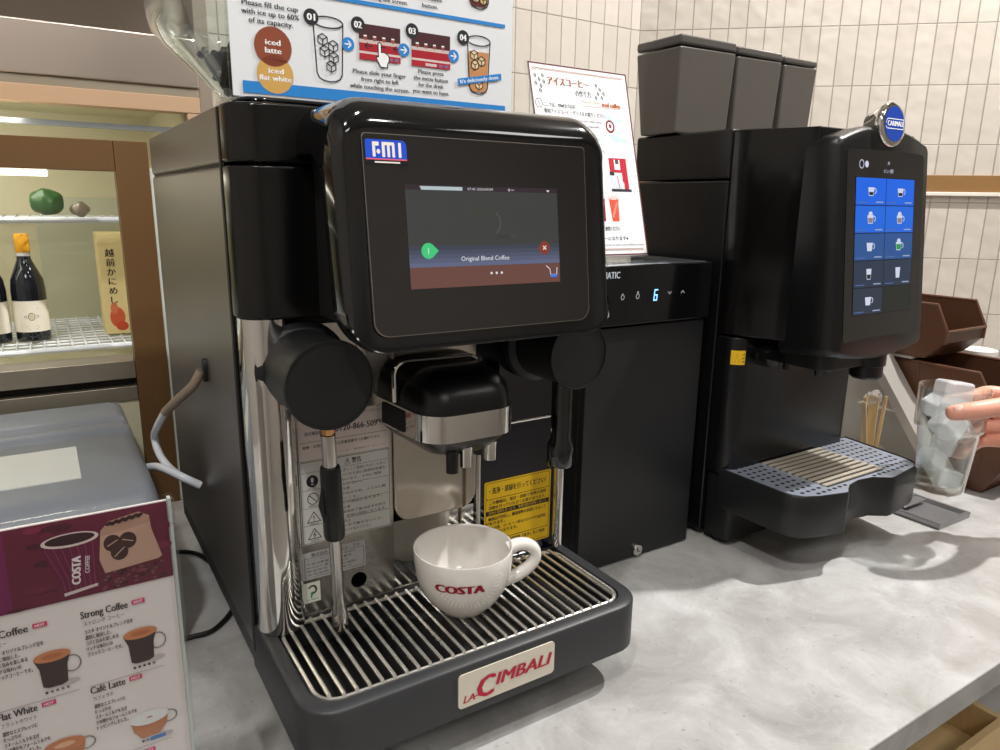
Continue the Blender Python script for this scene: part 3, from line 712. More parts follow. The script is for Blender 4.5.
# ================================================================== ice maker between the machines
im = thing('ice_maker', 'black box shaped chiller with a glossy touch strip, between the two coffee machines', 'chiller', (.684, .83, 0))
IX0, IX1, IY0, IY1 = .578, .7905, .703, .958
ICEB = mat('black_powder_coat', (24, 25, 27), rough=.42, noise=.08, bump=.06, bscale=900)
MB().box(IX0, IX1, IY0 + .012, IY1, .012, .4235).build('cabinet', ICEB, im, bevel=.002)
dr = MB().box(IX0, IX1, IY0, IY0 + .011, .0035, .3445).build('door', ICEB, im, bevel=.0015)
MB().lathe([(.0085, IY0 + .001), (.0085, IY0 - .003), (.0078, IY0 - .0045), (.0045, IY0 - .0045), (.004, IY0 - .0035), (.001, IY0 - .0035)], (.6868, 0, .0135), 'y', 28).build('lock', CHROME, dr, sharp=30, label='round chrome key lock')
MB().box(.6861, .6875, IY0 - .0040, IY0 - .0030, .0105, .0165).build('keyhole', VOID, dr)
cpn = MB().box(IX0 - .001, IX1 + .002, IY0 - .006, IY0 + .012, .3475, .4255).build('control_panel', GLOSS, im, bevel=.002)
MB().box(IX0, IX1, IY0 + .004, IY1, .4236, .4262).build('top_plate', mat('grey_top_plate', (120, 124, 128), rough=.22, metal=.6, noise=.05), im, bevel=.001)
for fx in (.60, .77):
    for fy in (.74, .93): MB().lathe([(.012, 0), (.012, .013)], (fx, fy, 0)).build('foot', MATTE, im)
WG = glow((205, 210, 215), .75)
def c2_(): return Canvas((0, IY0 - .0062, 0), XAX, ZAX)
c2 = c2_(); c2.text('ICEMATIC', .6010, .4140, .0085, WG, w=.0420, bold=.3); c2.build('brand_lettering', cpn)
c2 = c2_(); c2.ring(.6284, .3850, .0026, .0032, .0007, WG); c2.rect(.6280, .6288, .3880, .3900, WG); c2.build('touch_key', cpn)
c2 = c2_(); c2.ring(.6544, .3850, .0026, .0032, .0007, WG); c2.line([(.6530, .3890), (.6544, .3915), (.6558, .3890)], .0007, WG); c2.build('touch_key', cpn)
BD = glow((130, 190, 255), 2.2); x, y = .6866, .3850
c2 = c2_(); c2.line([(x + .0032, y + .0068), (x - .0020, y + .0068), (x - .0032, y - .0068), (x + .0020, y - .0068), (x + .0026, y), (x - .0026, y)], .0017, BD)
c2.line([(x - .0125, y + .0068), (x - .0075, y + .0068), (x - .0085, y - .0068), (x - .0140, y - .0068), (x - .0125, y + .0068)], .0009, glow((30, 36, 46), .5)); c2.build('digit_display', cpn, label='glowing blue digit 6')
c2 = c2_(); c2.line([(.7090, .3885), (.7122, .3850), (.7154, .3885)], .0007, WG); c2.build('touch_key', cpn)
c2 = c2_(); c2.line([(.7335, .3850), (.7367, .3885), (.7399, .3850)], .0007, WG); c2.build('touch_key', cpn)

# iced coffee notice standing on the ice maker
nt_ = thing('recipe_card', 'portrait iced coffee card with a brown border in a clear stand on the black chiller', 'sign', (.64, .77, .4262))
O2 = Vector((.718, .75, .4365)); W2 = Vector((0, .0665, .241)).normalized(); N2 = XAX.cross(W2)
def slab(cvx0, cvx1, y0, y1, d0, d1, bend=0):
    return MB().loft([[O2 + XAX * x + W2 * y + N2 * d for x, y in rrect(cvx0, cvx1, y0, y1, .001, 2)] for d in (d0, d1)])
slab(-.1650, .0010, -.0030, .2510, -.0015, 0).build('sheet', WHITE, nt_)
slab(-.1675, .0035, -.0068, .2525, -.0042, -.0018).build('stand_back', ACRYL, nt_)
MB().box(.5525, .7205, .7150, .770, .4264, .4290).build('stand_foot', ACRYL, nt_, bevel=.0008)
MB().box(.5525, .7205, .7150, .7175, .4290, .4345).build('stand_lip', ACRYL, nt_, bevel=.0008)
c3 = Canvas(O2, XAX, W2, step=.00007)
BRD = ink((96, 44, 42)); OR = ink((196, 118, 52)); GRY = ink((70, 70, 74)); LBL = ink((190, 212, 232))
c3.line([(-.1640, -.0015), (0, -.0015), (0, .2495), (-.1640, .2495)], .0022, BRD, True)
for y in (.2425, .0055):
    z = [(-.1600 + .0045 * k, y + (.0016 if k % 2 else -.0016)) for k in range(35)]; c3.line(z, .0007, OR); c3.line([(a, 2 * y - b) for a, b in z], .0007, BRD)
c3.text('アイスコーヒー', -.1030, .2280, .0092, ink((150, 84, 44)), w=.068, bold=2); c3.text('の作り方', -.0800, .2150, .0068, DK, w=.026, bold=1)
for bx, by in ((-.1560, .2330), (-.1500, .2285), (-.1440, .2340), (-.1560, .2230), (-.1480, .2200), (-.1430, .2260), (-.1500, .2140), (-.0560, .2290), (-.0500, .2240), (-.0440, .2190), (-.0540, .2180), (-.0480, .2130), (-.0580, .2120)):
    c3.ell(bx, by, .0020, .0028, ink((84, 86, 82))); c3.line([(bx - .0006, by - .0022), (bx + .0006, by + .0022)], .0005, WT)
c3.text('How to make', -.0690, .2055, .0040, ink((176, 130, 70)), w=.032, shear=.4); c3.text('iced coffee', -.0330, .2040, .0066, ink((170, 84, 30)), w=.032, bold=2); c3.rect(-.0860, -.0160, .1990, .1996, OR)
c3.ring(-.1550, .1975, .0052, .0058, .0008, BRD); c3.text('1', -.1550, .1975, .0060, BRD)
c3.text('ここでは、700㎖または左', -.1220, .1965, .0042, DK, w=.052, bold=.8); c3.text('専用アイスコーヒーグラスをお取りください。', -.0960, .1880, .0046, DK, w=.104, bold=.8)
c3.text('Please take the exclusive iced coffee glass', -.0960, .1790, .0030, GRY, w=.085); c3.text('respectfully.', -.0680, .1720, .0030, GRY, w=.020)
for bx, by in ((-.0400, .1870), (-.0220, .1830), (-.0330, .1600), (-.0180, .1560), (-.0300, .1560)): c3.ell(bx, by, .0070, .0030, LBL)
c3.ell(-.0396, .1745, .0080, .0090, ink((128, 30, 46))); c3.ell(-.0396, .1745, .0052, .0060, WT); c3.ell(-.0396, .1750, .0026, .0030, ink((150, 40, 60))); c3.rect(-.0650, -.0590, .1540, .1580, LBL)
c3.ring(-.1550, .1400, .0052, .0058, .0008, BRD); c3.text('2', -.1550, .1400, .0060, BRD); c3.text('アイスコーヒーのボタンを押してください。', -.1000, .1400, .0044, DK, w=.09, bold=.8)
RM = ink((184, 30, 50))
c3.rect(-.0500, -.0190, .0980, .1310, RM); c3.rect(-.0270, -.0190, .0880, .1100, RM); c3.rect(-.0500, -.0290, .0890, .1110, ink((206, 214, 222))); c3.rect(-.0410, -.0310, .1150, .1290, WT); c3.rect(-.0390, -.0330, .1230, .1290, GRY); c3.rect(-.0510, -.0150, .0850, .0885, DK); c3.rect(-.0510, -.0430, .1070, .1120, DK); c3.line([(-.0360, .0900), (-.0380, .1060)], .0012, ink((190, 60, 80)))
for x, cc in ((-.0740, (130, 36, 34)), (-.0500, (214, 84, 60))):
    c3.poly([(x - .0085, .0760), (x + .0085, .0760), (x + .0060, .0440), (x - .0060, .0440)], ink(cc)); c3.ell(x, .0765, .0095, .0030, ink((232, 200, 196)))
    for k in range(5): c3.rect(x - .005 + .002 * k, x - .002 + .002 * k, .050 + .004 * k, .054 + .004 * k, ink((240, 150, 130)))
c3.text('アイスでなくても、そのまま入れてご使用ください', -.0950, .0340, .0044, DK, w=.100, bold=.8); c3.text('アイスコーヒーメニューになります※', -.0850, .0205, .0044, DK, w=.105, bold=.8); c3.text('Please take the screen to the iced coffee screen', -.0600, .0120, .0028, GRY, w=.110)
c3.build('print', nt_)

# ================================================================== second coffee machine (right)
def kx(v): return C0 + (v - C0) * .95
def B2(): return MB(kx)
cm = thing('coffee_machine', 'tall black bean to cup machine with a blue upright touch screen and three hoppers', 'coffee machine', tuple(kx(Vector((1.02, .8, -.0263)))))
BODY2 = mat('satin_black_body', (15, 16, 18), rough=.27, noise=.08)
CX0, CX1 = .865, 1.178
B2().box(CX0, CX1, .744, .946, .54, .611).build('rear_cover', BODY2, cm, bevel=.004)
B2().box(CX0, CX1, .744, .946, -.018, .5385).build('rear_body', BODY2, cm, bevel=.003)
up_ = [(CX0, .7425), (CX0 + .001, .728), (.872, .712), (.882, .690), (.895, .665), (.903, .645), (.906, .630), (1.137, .630), (1.140, .645), (1.148, .665), (1.161, .690), (1.171, .712), (CX1 - .001, .728), (CX1, .7425)]
B2().prism(up_, .311, .6085).build('front_cover', HEADM, cm, bevel=.003)
lo_ = rrect(CX0 + .001, CX1, .700, .7425, (.024, .024, 0, 0), 8)
B2().prism(lo_, .090, .309).build('splash_panel', BODY2, cm, bevel=.002)
B2().prism(rrect(CX0 + .004, CX1 - .004, .690, .744, .01), -.016, .088).build('base', MATTE, cm)
for fx in (.89, 1.15):
    for fy in (.72, .92): B2().lathe([(.014, -.0262), (.014, -.016)], (fx, fy, 0)).build('foot', MATTE, cm)
# display housing, arched
DO = Vector((1.02, .588, .45)); DW = Vector((0, .03, .28)).normalized(); DN = XAX.cross(DW)
def arch(hw, z0, z1, a0, a1, r, n=10):
    """outline with arched bottom/top: corner heights z0,z1; crown offsets a0,a1"""
    pts = []
    def top(x): return z1 + a1 * (1 - (x / hw) ** 2)
    def bot(x): return z0 - a0 * (1 - (x / hw) ** 2)
    for k in range(n + 1): x = -hw + r + (2 * hw - 2 * r) * k / n; pts.append((x, bot(x)))
    for k in range(1, 5): a = -PI / 2 + PI / 2 * k / 4; pts.append((hw - r + r * cos(a), bot(hw - r) + r + r * sin(a)))
    for k in range(0, 4): a = PI / 2 * k / 4; pts.append((hw - r + r * cos(a), top(hw - r) - r + r * sin(a)))
    for k in range(n + 1): x = hw - r - (2 * hw - 2 * r) * k / n; pts.append((x, top(x)))
    for k in range(1, 5): a = PI / 2 + PI / 2 * k / 4; pts.append((-hw + r + r * cos(a), top(hw - r) - r + r * sin(a)))
    for k in range(0, 4): a = PI + PI / 2 * k / 4; pts.append((-hw + r + r * cos(a), bot(hw - r) + r + r * sin(a)))
    return pts
def dl(hw, z0, z1, a0, a1, r, d): return [DO + XAX * x + DW * y + DN * d for x, y in arch(hw, z0, z1, a0, a1, r)]
dh = B2(); dh.loft([dl(.1060, -.1420, .1370, .014, .022, .010, 0), dl(.1085, -.1445, .1395, .014, .023, .011, -.0015), dl(.1120, -.1470, .142, .014, .023, .012, -.006), dl(.1160, -.1480, .1440, .014, .023, .014, -.016), dl(.1180, -.1480, .1450, .013, .022, .014, -.032), dl(.1180, -.1480, .1450, .013, .022, .014, -.085)])
dhs = dh.build('display_housing', SATIN, cm, sharp=40)
sc2 = B2(); 
def dsl(q, d): return [DO + XAX * x + DW * y + DN * d for x, y in q]
gl = arch(.0945, -.1330, .1290, -.004, .002, .006)
sc2.loft([dsl(gl, -.002), dsl(gl, .0008)]); s2o = sc2.build('touch_screen', mat('smoked_screen_glass', (9, 9, 10), rough=.06, coat=1., noise=.05), cm)
c4 = Canvas(DO + DN * .0011, XAX, DW, step=.00006)
c4.rect(-.0745, .0715, -.0960, .0935, glow((22, 24, 30), .5))
cols = [(28, 104, 232), (30, 108, 226), (48, 92, 158), (48, 62, 84), (50, 60, 78)]  # lower rows duller: reflection washing over the glass is put into the tile colours
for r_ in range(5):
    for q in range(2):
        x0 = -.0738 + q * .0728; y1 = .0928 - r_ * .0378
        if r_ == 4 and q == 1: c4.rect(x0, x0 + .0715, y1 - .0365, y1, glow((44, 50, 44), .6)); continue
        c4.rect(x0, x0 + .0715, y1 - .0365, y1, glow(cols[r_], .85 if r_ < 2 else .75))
        xm, ym = x0 + .036, y1 - .0185; Wc = glow((214, 220, 240), .85)
        tall = (r_ == 3) or (r_ in (1,))
        hw, h = (.0062, .0150) if r_ == 3 else (.0075, .0115)
        c4.poly([(xm - hw, ym + h / 2), (xm - hw * .72, ym - h / 2), (xm + hw * .72, ym - h / 2), (xm + hw, ym + h / 2)], Wc)
        if r_ != 3: c4.ring(xm + hw + .0012, ym + .001, .0032, .0034, .0012, Wc, -1.5, 1.7)
        if r_ == 0 or (r_ == 3 and q == 0): c4.poly([(xm - hw * .75, ym - .0005), (xm - hw * .6, ym - h / 2 + .001), (xm + hw * .6, ym - h / 2 + .001), (xm + hw * .75, ym - .0005)], glow((30, 26, 26), .7))
        if r_ == 1: c4.ell(xm, ym + h / 2 + .0018, .0048, .0034, Wc); c4.poly([(xm - hw * .8, ym + .002), (xm - hw * .62, ym - h / 2 + .001), (xm + hw * .62, ym - h / 2 + .001), (xm + hw * .8, ym + .002)], glow((150, 130, 130), .8))
        if r_ == 2 and q == 1: c4.ell(xm, ym + h / 2 + .0018, .0048, .0034, Wc); c4.poly([(xm - hw * .85, ym + .003), (xm - hw * .65, ym - h / 2 + .001), (xm + hw * .65, ym - h / 2 + .001), (xm + hw * .85, ym + .003)], glow((30, 150, 60), .9))
        c4.rect(x0 + .048, x0 + .066, y1 - .0335, y1 - .0318, glow((170, 185, 215), .7)); c4.rect(x0 + .004, x0 + .026, y1 - .0338, y1 - .0325, glow((100, 130, 190), .6))
c4.ring(-.0620, .1105, .0050, .0055, .0010, Wc); c4.ell(-.0500, .1108, .0042, .0045, Wc); c4.text('30', .0030, .1140, .0040, Wc); c4.text('メニュー選択', .0030, .1030, .0042, Wc, w=.024)
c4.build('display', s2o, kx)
bgc = DO + XAX * .002 + DW * .166 + DN * .004
bd = B2(); ax_ = (XAX, DW)
def disc(b, r0, d0): return [bgc + XAX * r0 * cos(2 * PI * k / 40) + DW * r0 * sin(2 * PI * k / 40) + DN * d0 for k in range(40)]
bd.loft([disc(bd, .020, -.030), disc(bd, .028, -.012), disc(bd, .0305, -.006), disc(bd, .0310, 0), disc(bd, .0290, .003), disc(bd, .0250, .0038)])
bdo = bd.build('round_badge', CHROME, cm, sharp=50, label='chrome ringed blue badge')
c5 = Canvas(bgc + DN * .0040, XAX, DW, step=.00012); BB = ink((34, 70, 168), .25)
c5.ell(0, 0, .0238, .0238, BB, n=40); c5.line(rrect(-.0205, .0215, -.0065, .0065, (.003, 0, 0, .006), 4), .0010, WT, False); c5.text('CARIMALI', .0015, .0005, .0066, WT, w=.0370, bold=1.2)
c5.build('badge_print', bdo, kx)
# dispensing parts
B2().prism(rrect(.935, 1.105, .600, .700, .02), .270, .311).build('outlet_block', MATTE, cm, bevel=.003)
B2().lathe([(.026, .292), (.026, .270), (.0235, .268), (.0235, .252), (.020, .248), (.004, .248)], (1.055, .610, 0), 'z', 32).build('main_spout', SATIN, cm, sharp=30)
for x, y in ((.978, .640), (1.008, .645)): B2().lathe([(.005, .285), (.005, .256), (.0035, .252)], (x, y, 0), 'z', 16).build('nozzle', SATIN, cm)
B2().tube([(.940, .668, .325), (.940, .668, .262)], .0052, 14).build('water_nozzle', SATIN, cm)
B2().lathe([(.018, .700), (.019, .680), (.0175, .672), (.001, .672)], (.915, 0, .283), 'y', 28).build('service_dial', GLOSS, cm)
ys = Canvas((0, 0, 0), XAX, ZAX, wrap=lambda x, y, d: tuple(Vector((.889 + (.0245 + d) * cos(PI + x), .724 + (.0245 + d) * sin(PI + x), y))), step=.0002)
for k in range(6): ys.rect(.45 + k * .15, .60 + k * .15, .2680, .2900, ink((230, 186, 40)))
ys.line([(.72, .2720), (.98, .2720), (.85, .2860)], .0012, BK, True); ys.line([(.85, .2745), (.85, .2815)], .0012, BK)
for k in range(3): ys.line([(1.15, .2720 + k * .0055), (1.30, .2735 + k * .0055)], .0022, BK)
ys.build('caution_sticker', cm, kx, label='yellow caution sticker')
# tray
tro = [(CX0 - .0015, .712), (CX0, .600), (.868, .586), (.878, .572), (.900, .562), (.9485, .5500), (.955, .5510), (.965, .5580), (.980, .5660), (1.010, .5710), (1.042, .5670), (1.056, .5570), (1.066, .5505), (1.075, .5497), (1.150, .5600), (1.168, .568), (1.176, .582), (1.180, .600), (1.195, .712)]
def inset(pts, d, cx=1.03, cy=.65): return [(x + (cx - x) * d, y + (cy - y) * d) for x, y in pts]
t2 = B2(); t2.loft([[(x, y, .0375) for x, y in inset(tro, .012)], [(x, y, .0420) for x, y in tro], [(x, y, .0980) for x, y in tro], [(x, y, .1010) for x, y in inset(tro, .012)], [(x, y, .1010) for x, y in inset(tro, .03)], [(x, y, .0985) for x, y in inset(tro, .032)]])
tr2 = t2.build('drip_tray', mat('dark_grey_satin_plastic', (26, 27, 28), rough=.35, noise=.06), cm, sharp=45)
pt = B2(); pt.prism(inset(tro, .034), .0970, .0995); ptm = mat('perforated_steel_blue', (168, 176, 192), rough=.35, metal=.55, noise=.08, nscale=30)
pto = pt.build('perforated_plate', ptm, tr2, label='perforated steel plate')
c6 = Canvas((0, 0, .0996), XAX, YAX, step=.00002); HM = mat('hole_black', (12, 12, 14), rough=.7, noise=.1)
from math import hypot
def inpoly(x, y, P):
    c = False; j = len(P) - 1
    for i in range(len(P)):
        if (P[i][1] > y) != (P[j][1] > y) and x < (P[j][0] - P[i][0]) * (y - P[i][1]) / (P[j][1] - P[i][1]) + P[i][0]: c = not c
        j = i
    return c
hv, hf = [], []
lim = inset(tro, .10)
for i in range(26):
    for j in range(12):
        x = .868 + i * .0128 + (.0064 if j % 2 else 0); y = .560 + j * .0128
        if .938 < x < 1.098 and y > .574: continue
        if not inpoly(x, y, lim): continue
        k = len(hv); hv += [(x + .0042 * cos(t), y + .0030 * sin(t)) for t in [2 * PI * q / 8 for q in range(8)]]; hf.append(tuple(range(k, k + 8)))
c6.put(hv, hf, HM); c6.rect(.945, 1.092, .580, .707, HM)
c6.build('holes', pto, kx)
sl = B2()
for k in range(11): y = .5865 + k * .0118; sl.box(.944, 1.093, y - .0034, y + .0030, .0985, .1020)
sl.build('slats', mat('pale_slat_steel', (196, 188, 172), rough=.35, metal=.45, noise=.05), pto, bevel=.0006)
# hoppers
HOP = mat('smoked_hopper_plastic', (88, 84, 79), rough=.2, noise=.06, trans=.1, coat=.5)
for i, (a, b, yf) in enumerate(((.856, .981, .850), (.988, 1.099, .852), (1.106, 1.196, .853))):
    hq = B2(); sx = .004
    hq.loft([[(a + sx * .2, yf + .002, .6115), (b - sx * 2, yf + .002, .6115), (b - sx * 2, .930, .6115), (a + sx * .2, .930, .6115)], [(a, yf, .738), (b, yf, .740), (b, .948, .738), (a, .948, .738)]])
    o_ = hq.build('hopper', HOP, cm, bevel=.003)
    B2().box(a - .0004, b + .0004, yf - .0005, .9485, .7405, .7555 - .002 * i).build('lid', mat('smoked_lid', (82, 79, 76), rough=.2, noise=.05, coat=.5), o_, bevel=.004)

# ================================================================== small metal tray on the counter
dtm = thing('metal_tray', 'small dark rectangular metal drip dish on the worktop beside the bean to cup machine', 'tray', (1.22, .57, 0))
P_ = [Vector((1.168, .607)), Vector((1.176, .5215)), Vector((1.2605, .5200)), Vector((1.2775, .6170))]
P_ = [Vector((1.172, .6175)), Vector((1.172, .5215)), Vector((1.268, .5205)), Vector((1.268, .6175))]
dt = MB(); 
def ip(P, d): c = sum(P, Vector((0, 0))) / 4; return [tuple(v + (c - v) * d) for v in P]
dt.loft([[(x, y, .0005) for x, y in ip(P_, .02)], [(x, y, .009) for x, y in ip(P_, 0)], [(x, y, .0105) for x, y in ip(P_, .02)], [(x, y, .0105) for x, y in ip(P_, .12)], [(x, y, .004) for x, y in ip(P_, .20)]])
dt.build('dish', mat('dark_pewter', (150, 150, 152), rough=.32, metal=.6, noise=.1), dtm, sharp=30)
MB().prism(rrect(1.186, 1.254, .586, .604, .003), .0100, .0125).build('ridge', mat('dark_pewter', (1, 1, 1)), dtm, bevel=.001)

# ================================================================== rack, bins
RK = mat('grey_metal_rack', (176, 172, 166), rough=.45, metal=.3, noise=.06)
rack = thing('bin_rack', 'grey metal rack with a slanting front edge that carries the brown bins', 'rack', (1.47, .75, 0))
MB().prism([(.585, .0015), (.605, .0015), (.780, .232), (1.0, .232), (1.0, .0015)], 1.3900, 1.3945, 'x').build('side_plate', RK, rack)
MB().prism([(.585, .0015), (.607, .0015), (.785, .236), (.762, .236)], 1.330, 1.3895, 'x').build('slanted_flange', RK, rack, bevel=.001)
MB().box(1.33, 1.3895, .60, 1.0, .0015, .0045).build('foot_plate', RK, rack)
for z, y0 in ((.1195, .64), (.2215, .72)): MB().box(1.3945, 1.60, y0, .985, z, z + .004).build('shelf', RK, rack)
MB().box(1.335, 1.3895, .700, .780, .1270, .1300).build('bracket', mat('white_bracket', (222, 220, 214), rough=.4, noise=.02), rack)
BINM = mat('brown_bin_plastic', (92, 62, 46), rough=.34, noise=.06, nscale=15)
def bin_(xa, xb, z0, z1, yf, ytop, zl, lip, yb, lab):
    t = thing('storage_bin', lab, 'storage bin', ((xa + xb) / 2, (yf + yb) / 2, z0), 'brown storage bins on the rack')
    side = [(yb, z0), (yb, z1), (ytop, z1), (yf, zl), (yf + .002, zl - lip), (yf + .034, z0)]
    w = .0032
    MB().prism(side, xa, xa + w, 'x').build('side_wall', BINM, t, bevel=.0008)
    MB().prism(side, xb - w, xb, 'x').build('side_wall', BINM, t, bevel=.0008)
    b = MB(); b.box(xa + w, xb - w, yf + .034, yb, z0, z0 + w); b.box(xa + w, xb - w, yb - w, yb, z0 + w, z1)
    b.prism([(yf + .034, z0), (yf + .034, z0 + w), (yf + .0045, zl - lip), (yf + .002, zl - lip)], xa + w, xb - w, 'x'); b.build('floor_and_back', BINM, t)
    MB().prism([(yf, zl), (yf + .0035, zl), (yf + .005, zl - lip), (yf + .002, zl - lip)], xa + w, xb - w, 'x').build('front_lip', BINM, t, bevel=.0006)
    r = MB()
    for q in (xa, xb - w): s_ = -.003 if q == xa else 0; r.tube([(q + w / 2, yb, z1), (q + w / 2, ytop, z1), (q + w / 2, yf, zl), (q + w / 2, yf + .001, zl - lip)], .0032, 8)
    r.tube([(xa, yf, zl), (xb, yf, zl)], .0030, 8); r.build('rim', BINM, t)
    for k in range(1, 4): y = ytop + .03 + (yb - ytop - .03) * k / 4; MB().box(xa - .0016, xa, y, y + .003, z0 + .004, z1 - .004).build('rib', BINM, t)
    lg = MB().lathe([(.013, xa + .0005), (.013, xa - .0012), (.0115, xa - .0012), (.0112, xa - .0002), (.001, xa - .0002)], (0, ytop + .035, (z0 + z1) / 2 + .004), 'x', 24); lg.build('round_mark', BINM, t)
bin_(1.400, 1.545, .2262, .3290, .6660, .6894, .2810, .0225, .90, 'brown plastic storage bin, the top one of the stack')
bin_(1.400, 1.570, .1240, .2170, .5790, .5995, .1800, .0225, .93, 'brown plastic storage bin, the middle one of the stack behind the hand')
bin_(1.400, 1.590, .0016, .1180, .5300, .5500, .0850, .0225, .95, 'brown plastic storage bin, the bottom one standing on the worktop')
wb = thing('white_tub', 'small white tub seen beyond the stack of brown bins', 'tub', (1.66, .70, 0))
MB().lathe([(.028, .002), (.032, .19), (.034, .20)], (1.69, .735, 0), 'z', 28).build('tub_body', CABW, wb)
MB().lathe([(.036, .20), (.036, .210), (.030, .212)], (1.69, .735, 0), 'z', 28).build('lid', CABW, wb)

# ================================================================== stirring sticks in a glass
jx, jy = 1.252, .702
jar = MB().lathe([(.026, .001), (.030, .075), (.0285, .075), (.0245, .005)], (jx, jy, 0), 'z', 32, cap=False)
jar.lathe([(.0005, .001), (.0265, .001), (.0248, .005), (.0005, .005)], (jx, jy, 0), 'z', 32, cap=False)
tag(jar.build('stick_glass', GLASS, sharp=60), 'small clear glass holding wooden stirring sticks behind the bean to cup machine', 'glass')
STK = mat('pale_birch', (222, 196, 150), rough=.55, noise=.08, nscale=60, aniso=(1, 1, .1))
ST = [(-.020, -.016, -.045, -.010), (-.012, .000, -.020, .004), (-.004, .006, -.006, .012), (.002, -.006, .000, -.006), (.008, .004, .010, .008), (.013, -.008, .018, -.012), (.018, .006, .030, .010)]
stick0 = None
for k, (bx, by, tx, ty) in enumerate(ST):
    p0 = Vector((jx + bx * .8, jy + by, .006)); p1 = Vector((jx + tx, jy + ty, .160 + .006 * (k % 3)))
    if stick0 is None:
        b = MB(); b.box(-.0046, .0046, -.0009, .0009, 0, .165); stick0 = b.build('stirring_stick', STK, bevel=.0006); o = stick0
    else:
        o = stick0.copy(); COL.objects.link(o)
    o.location = p0; o.rotation_mode = 'QUATERNION'; o.rotation_quaternion = (p1 - p0).to_track_quat('Z', 'Y')
    tag(o, 'pale wooden stirring stick standing in the small glass behind the bean to cup machine', 'stick', 'stirring sticks in the glass')
wr = MB().loft([[(jx + .002 + .013 * cos(t) * s_ * (1 + .18 * sin(5 * t + 40 * z)), jy + .009 * sin(t) * s_, z + .003 * sin(3 * t)) for t in [2 * PI * k / 16 for k in range(16)]] for s_, z in ((1.0, .158), (1.2, .163), (1.25, .170), (1.1, .177), (.9, .176))])
tag(wr.build('paper_wrapper', mat('translucent_wrap', (226, 228, 232), rough=.15, trans=.8, bump=1., bscale=160), sharp=80), 'crumpled clear wrapper over the tops of the stirring sticks', 'wrapper')

# ================================================================== tumbler with ice, held by a hand
gx, gy, gz = 1.100, .500, .0945
tl = MB()
go = [(.0005, 0), (.0305, 0), (.0325, .003), (.0335, .018), (.0400, .092), (.0405, .0935), (.0445, .0965), (.0455, .1005), (.0462, .1560), (.0456, .1575), (.0448, .1570), (.0440, .1010), (.0430, .0980), (.0386, .0935), (.0319, .017), (.0295, .0120), (.0005, .0110)]
tl.lathe([(r, h + gz) for r, h in go], (gx, gy, 0), 'z', 56, cap=False)
tumb = tl.build('tumbler', GLASS, sharp=70); tag(tumb, 'clear stacking tumbler full of ice cubes held up in the hand', 'glass')
ICE = mat('clear_ice', (252, 251, 254), rough=.1, alpha=.46, ior=1.31, noise=.02, bump=.6, bscale=70)
ic0 = None
for k, (dx, dy, z, s_, rx, ry, rz, lb) in enumerate(((-.004, .000, .1480, .040, .1, .12, .9, 'topmost, rising above the rim'), (.017, .002, .120, .032, .4, .5, .3, 'second from the top, at the right'), (-.016, -.006, .104, .036, .8, .3, 1.2, 'at the shoulder of the glass, on the left'), (.004, .004, .072, .032, .3, .9, .5, 'in the narrow middle of the glass'), (.006, -.008, .018, .030, .2, .15, .7, 'lowest, on the bottom of the glass'), (-.013, .010, .046, .029, .6, .3, 1.4, 'low down at the left, above the lowest cube'), (.022, -.008, .092, .027, .9, .2, .1, 'halfway up behind the finger tips, on the right'), (-.020, .016, .128, .026, .5, 1.1, .4, 'behind the topmost cube at the far left rim'))):
    if ic0 is None:
        b = MB(); b.box(-.5, .5, -.5, .5, -.5, .5); o = b.build('ice_cube', ICE, bevel=.14, seg=3)
        for v in o.data.vertices: v.co.z -= .5
        ic0 = o
    else: o = ic0.copy(); COL.objects.link(o)
    o.location = (gx + dx, gy + dy, gz + z); o.rotation_euler = (rx, ry, rz); o.scale = (s_, s_, s_ * .92)
    tag(o, 'clear ice cube in the held tumbler, ' + lb, 'ice cube', 'ice cubes in the tumbler')

SKIN = mat('skin', (222, 160, 138), rough=.45, noise=.10, nscale=60, bump=.25, bscale=260)
SKIN.node_tree.nodes['Principled BSDF'].inputs['Subsurface Weight'].default_value = .15
SKIN.node_tree.nodes['Principled BSDF'].inputs['Subsurface Radius'].default_value = (.01, .004, .002)
pe = thing('person', 'bare hand and forearm of a person holding the tumbler of ice', 'person', (1.25, .44, .19))
hm = MB()
def cap_(pts, rs):
    """tapered limb with rounded ends"""
    P = [Vector(p) for p in pts]; R = list(rs); d0 = (P[0] - P[1]).normalized(); d1 = (P[-1] - P[-2]).normalized()
    PP = [P[0] + d0 * R[0] * .95, P[0] + d0 * R[0] * .75, P[0] + d0 * R[0] * .4] + P + [P[-1] + d1 * R[-1] * .4, P[-1] + d1 * R[-1] * .75, P[-1] + d1 * R[-1] * .95]
    RR = [R[0] * .3, R[0] * .68, R[0] * .92] + R + [R[-1] * .92, R[-1] * .68, R[-1] * .3]
    hm.tube(PP, RR, 16)
def bend(pts, rs, n=5):
    q = smooth(pts, n); m = len(q); out_ = []
    for i in range(m):
        t = i / (m - 1) * (len(rs) - 1); k = min(int(t), len(rs) - 2); out_.append(rs[k] + (rs[k + 1] - rs[k]) * (t - k))
    cap_(q, out_)
g0 = Vector((gx, gy, 0))
def ring(a, z, r): return g0 + Vector((r * cos(a), r * sin(a), z))
vd = math.atan2(-gy, -gx)             # towards the camera
# thumb across the near side
bend([(1.205, .437, .206), (1.160, .428, .228), (1.108, .432, .2385), ring(vd + .50, .2330, .0585), ring(vd + .06, .2270, .0575)], [.0175, .0160, .0135, .0128, .0112])
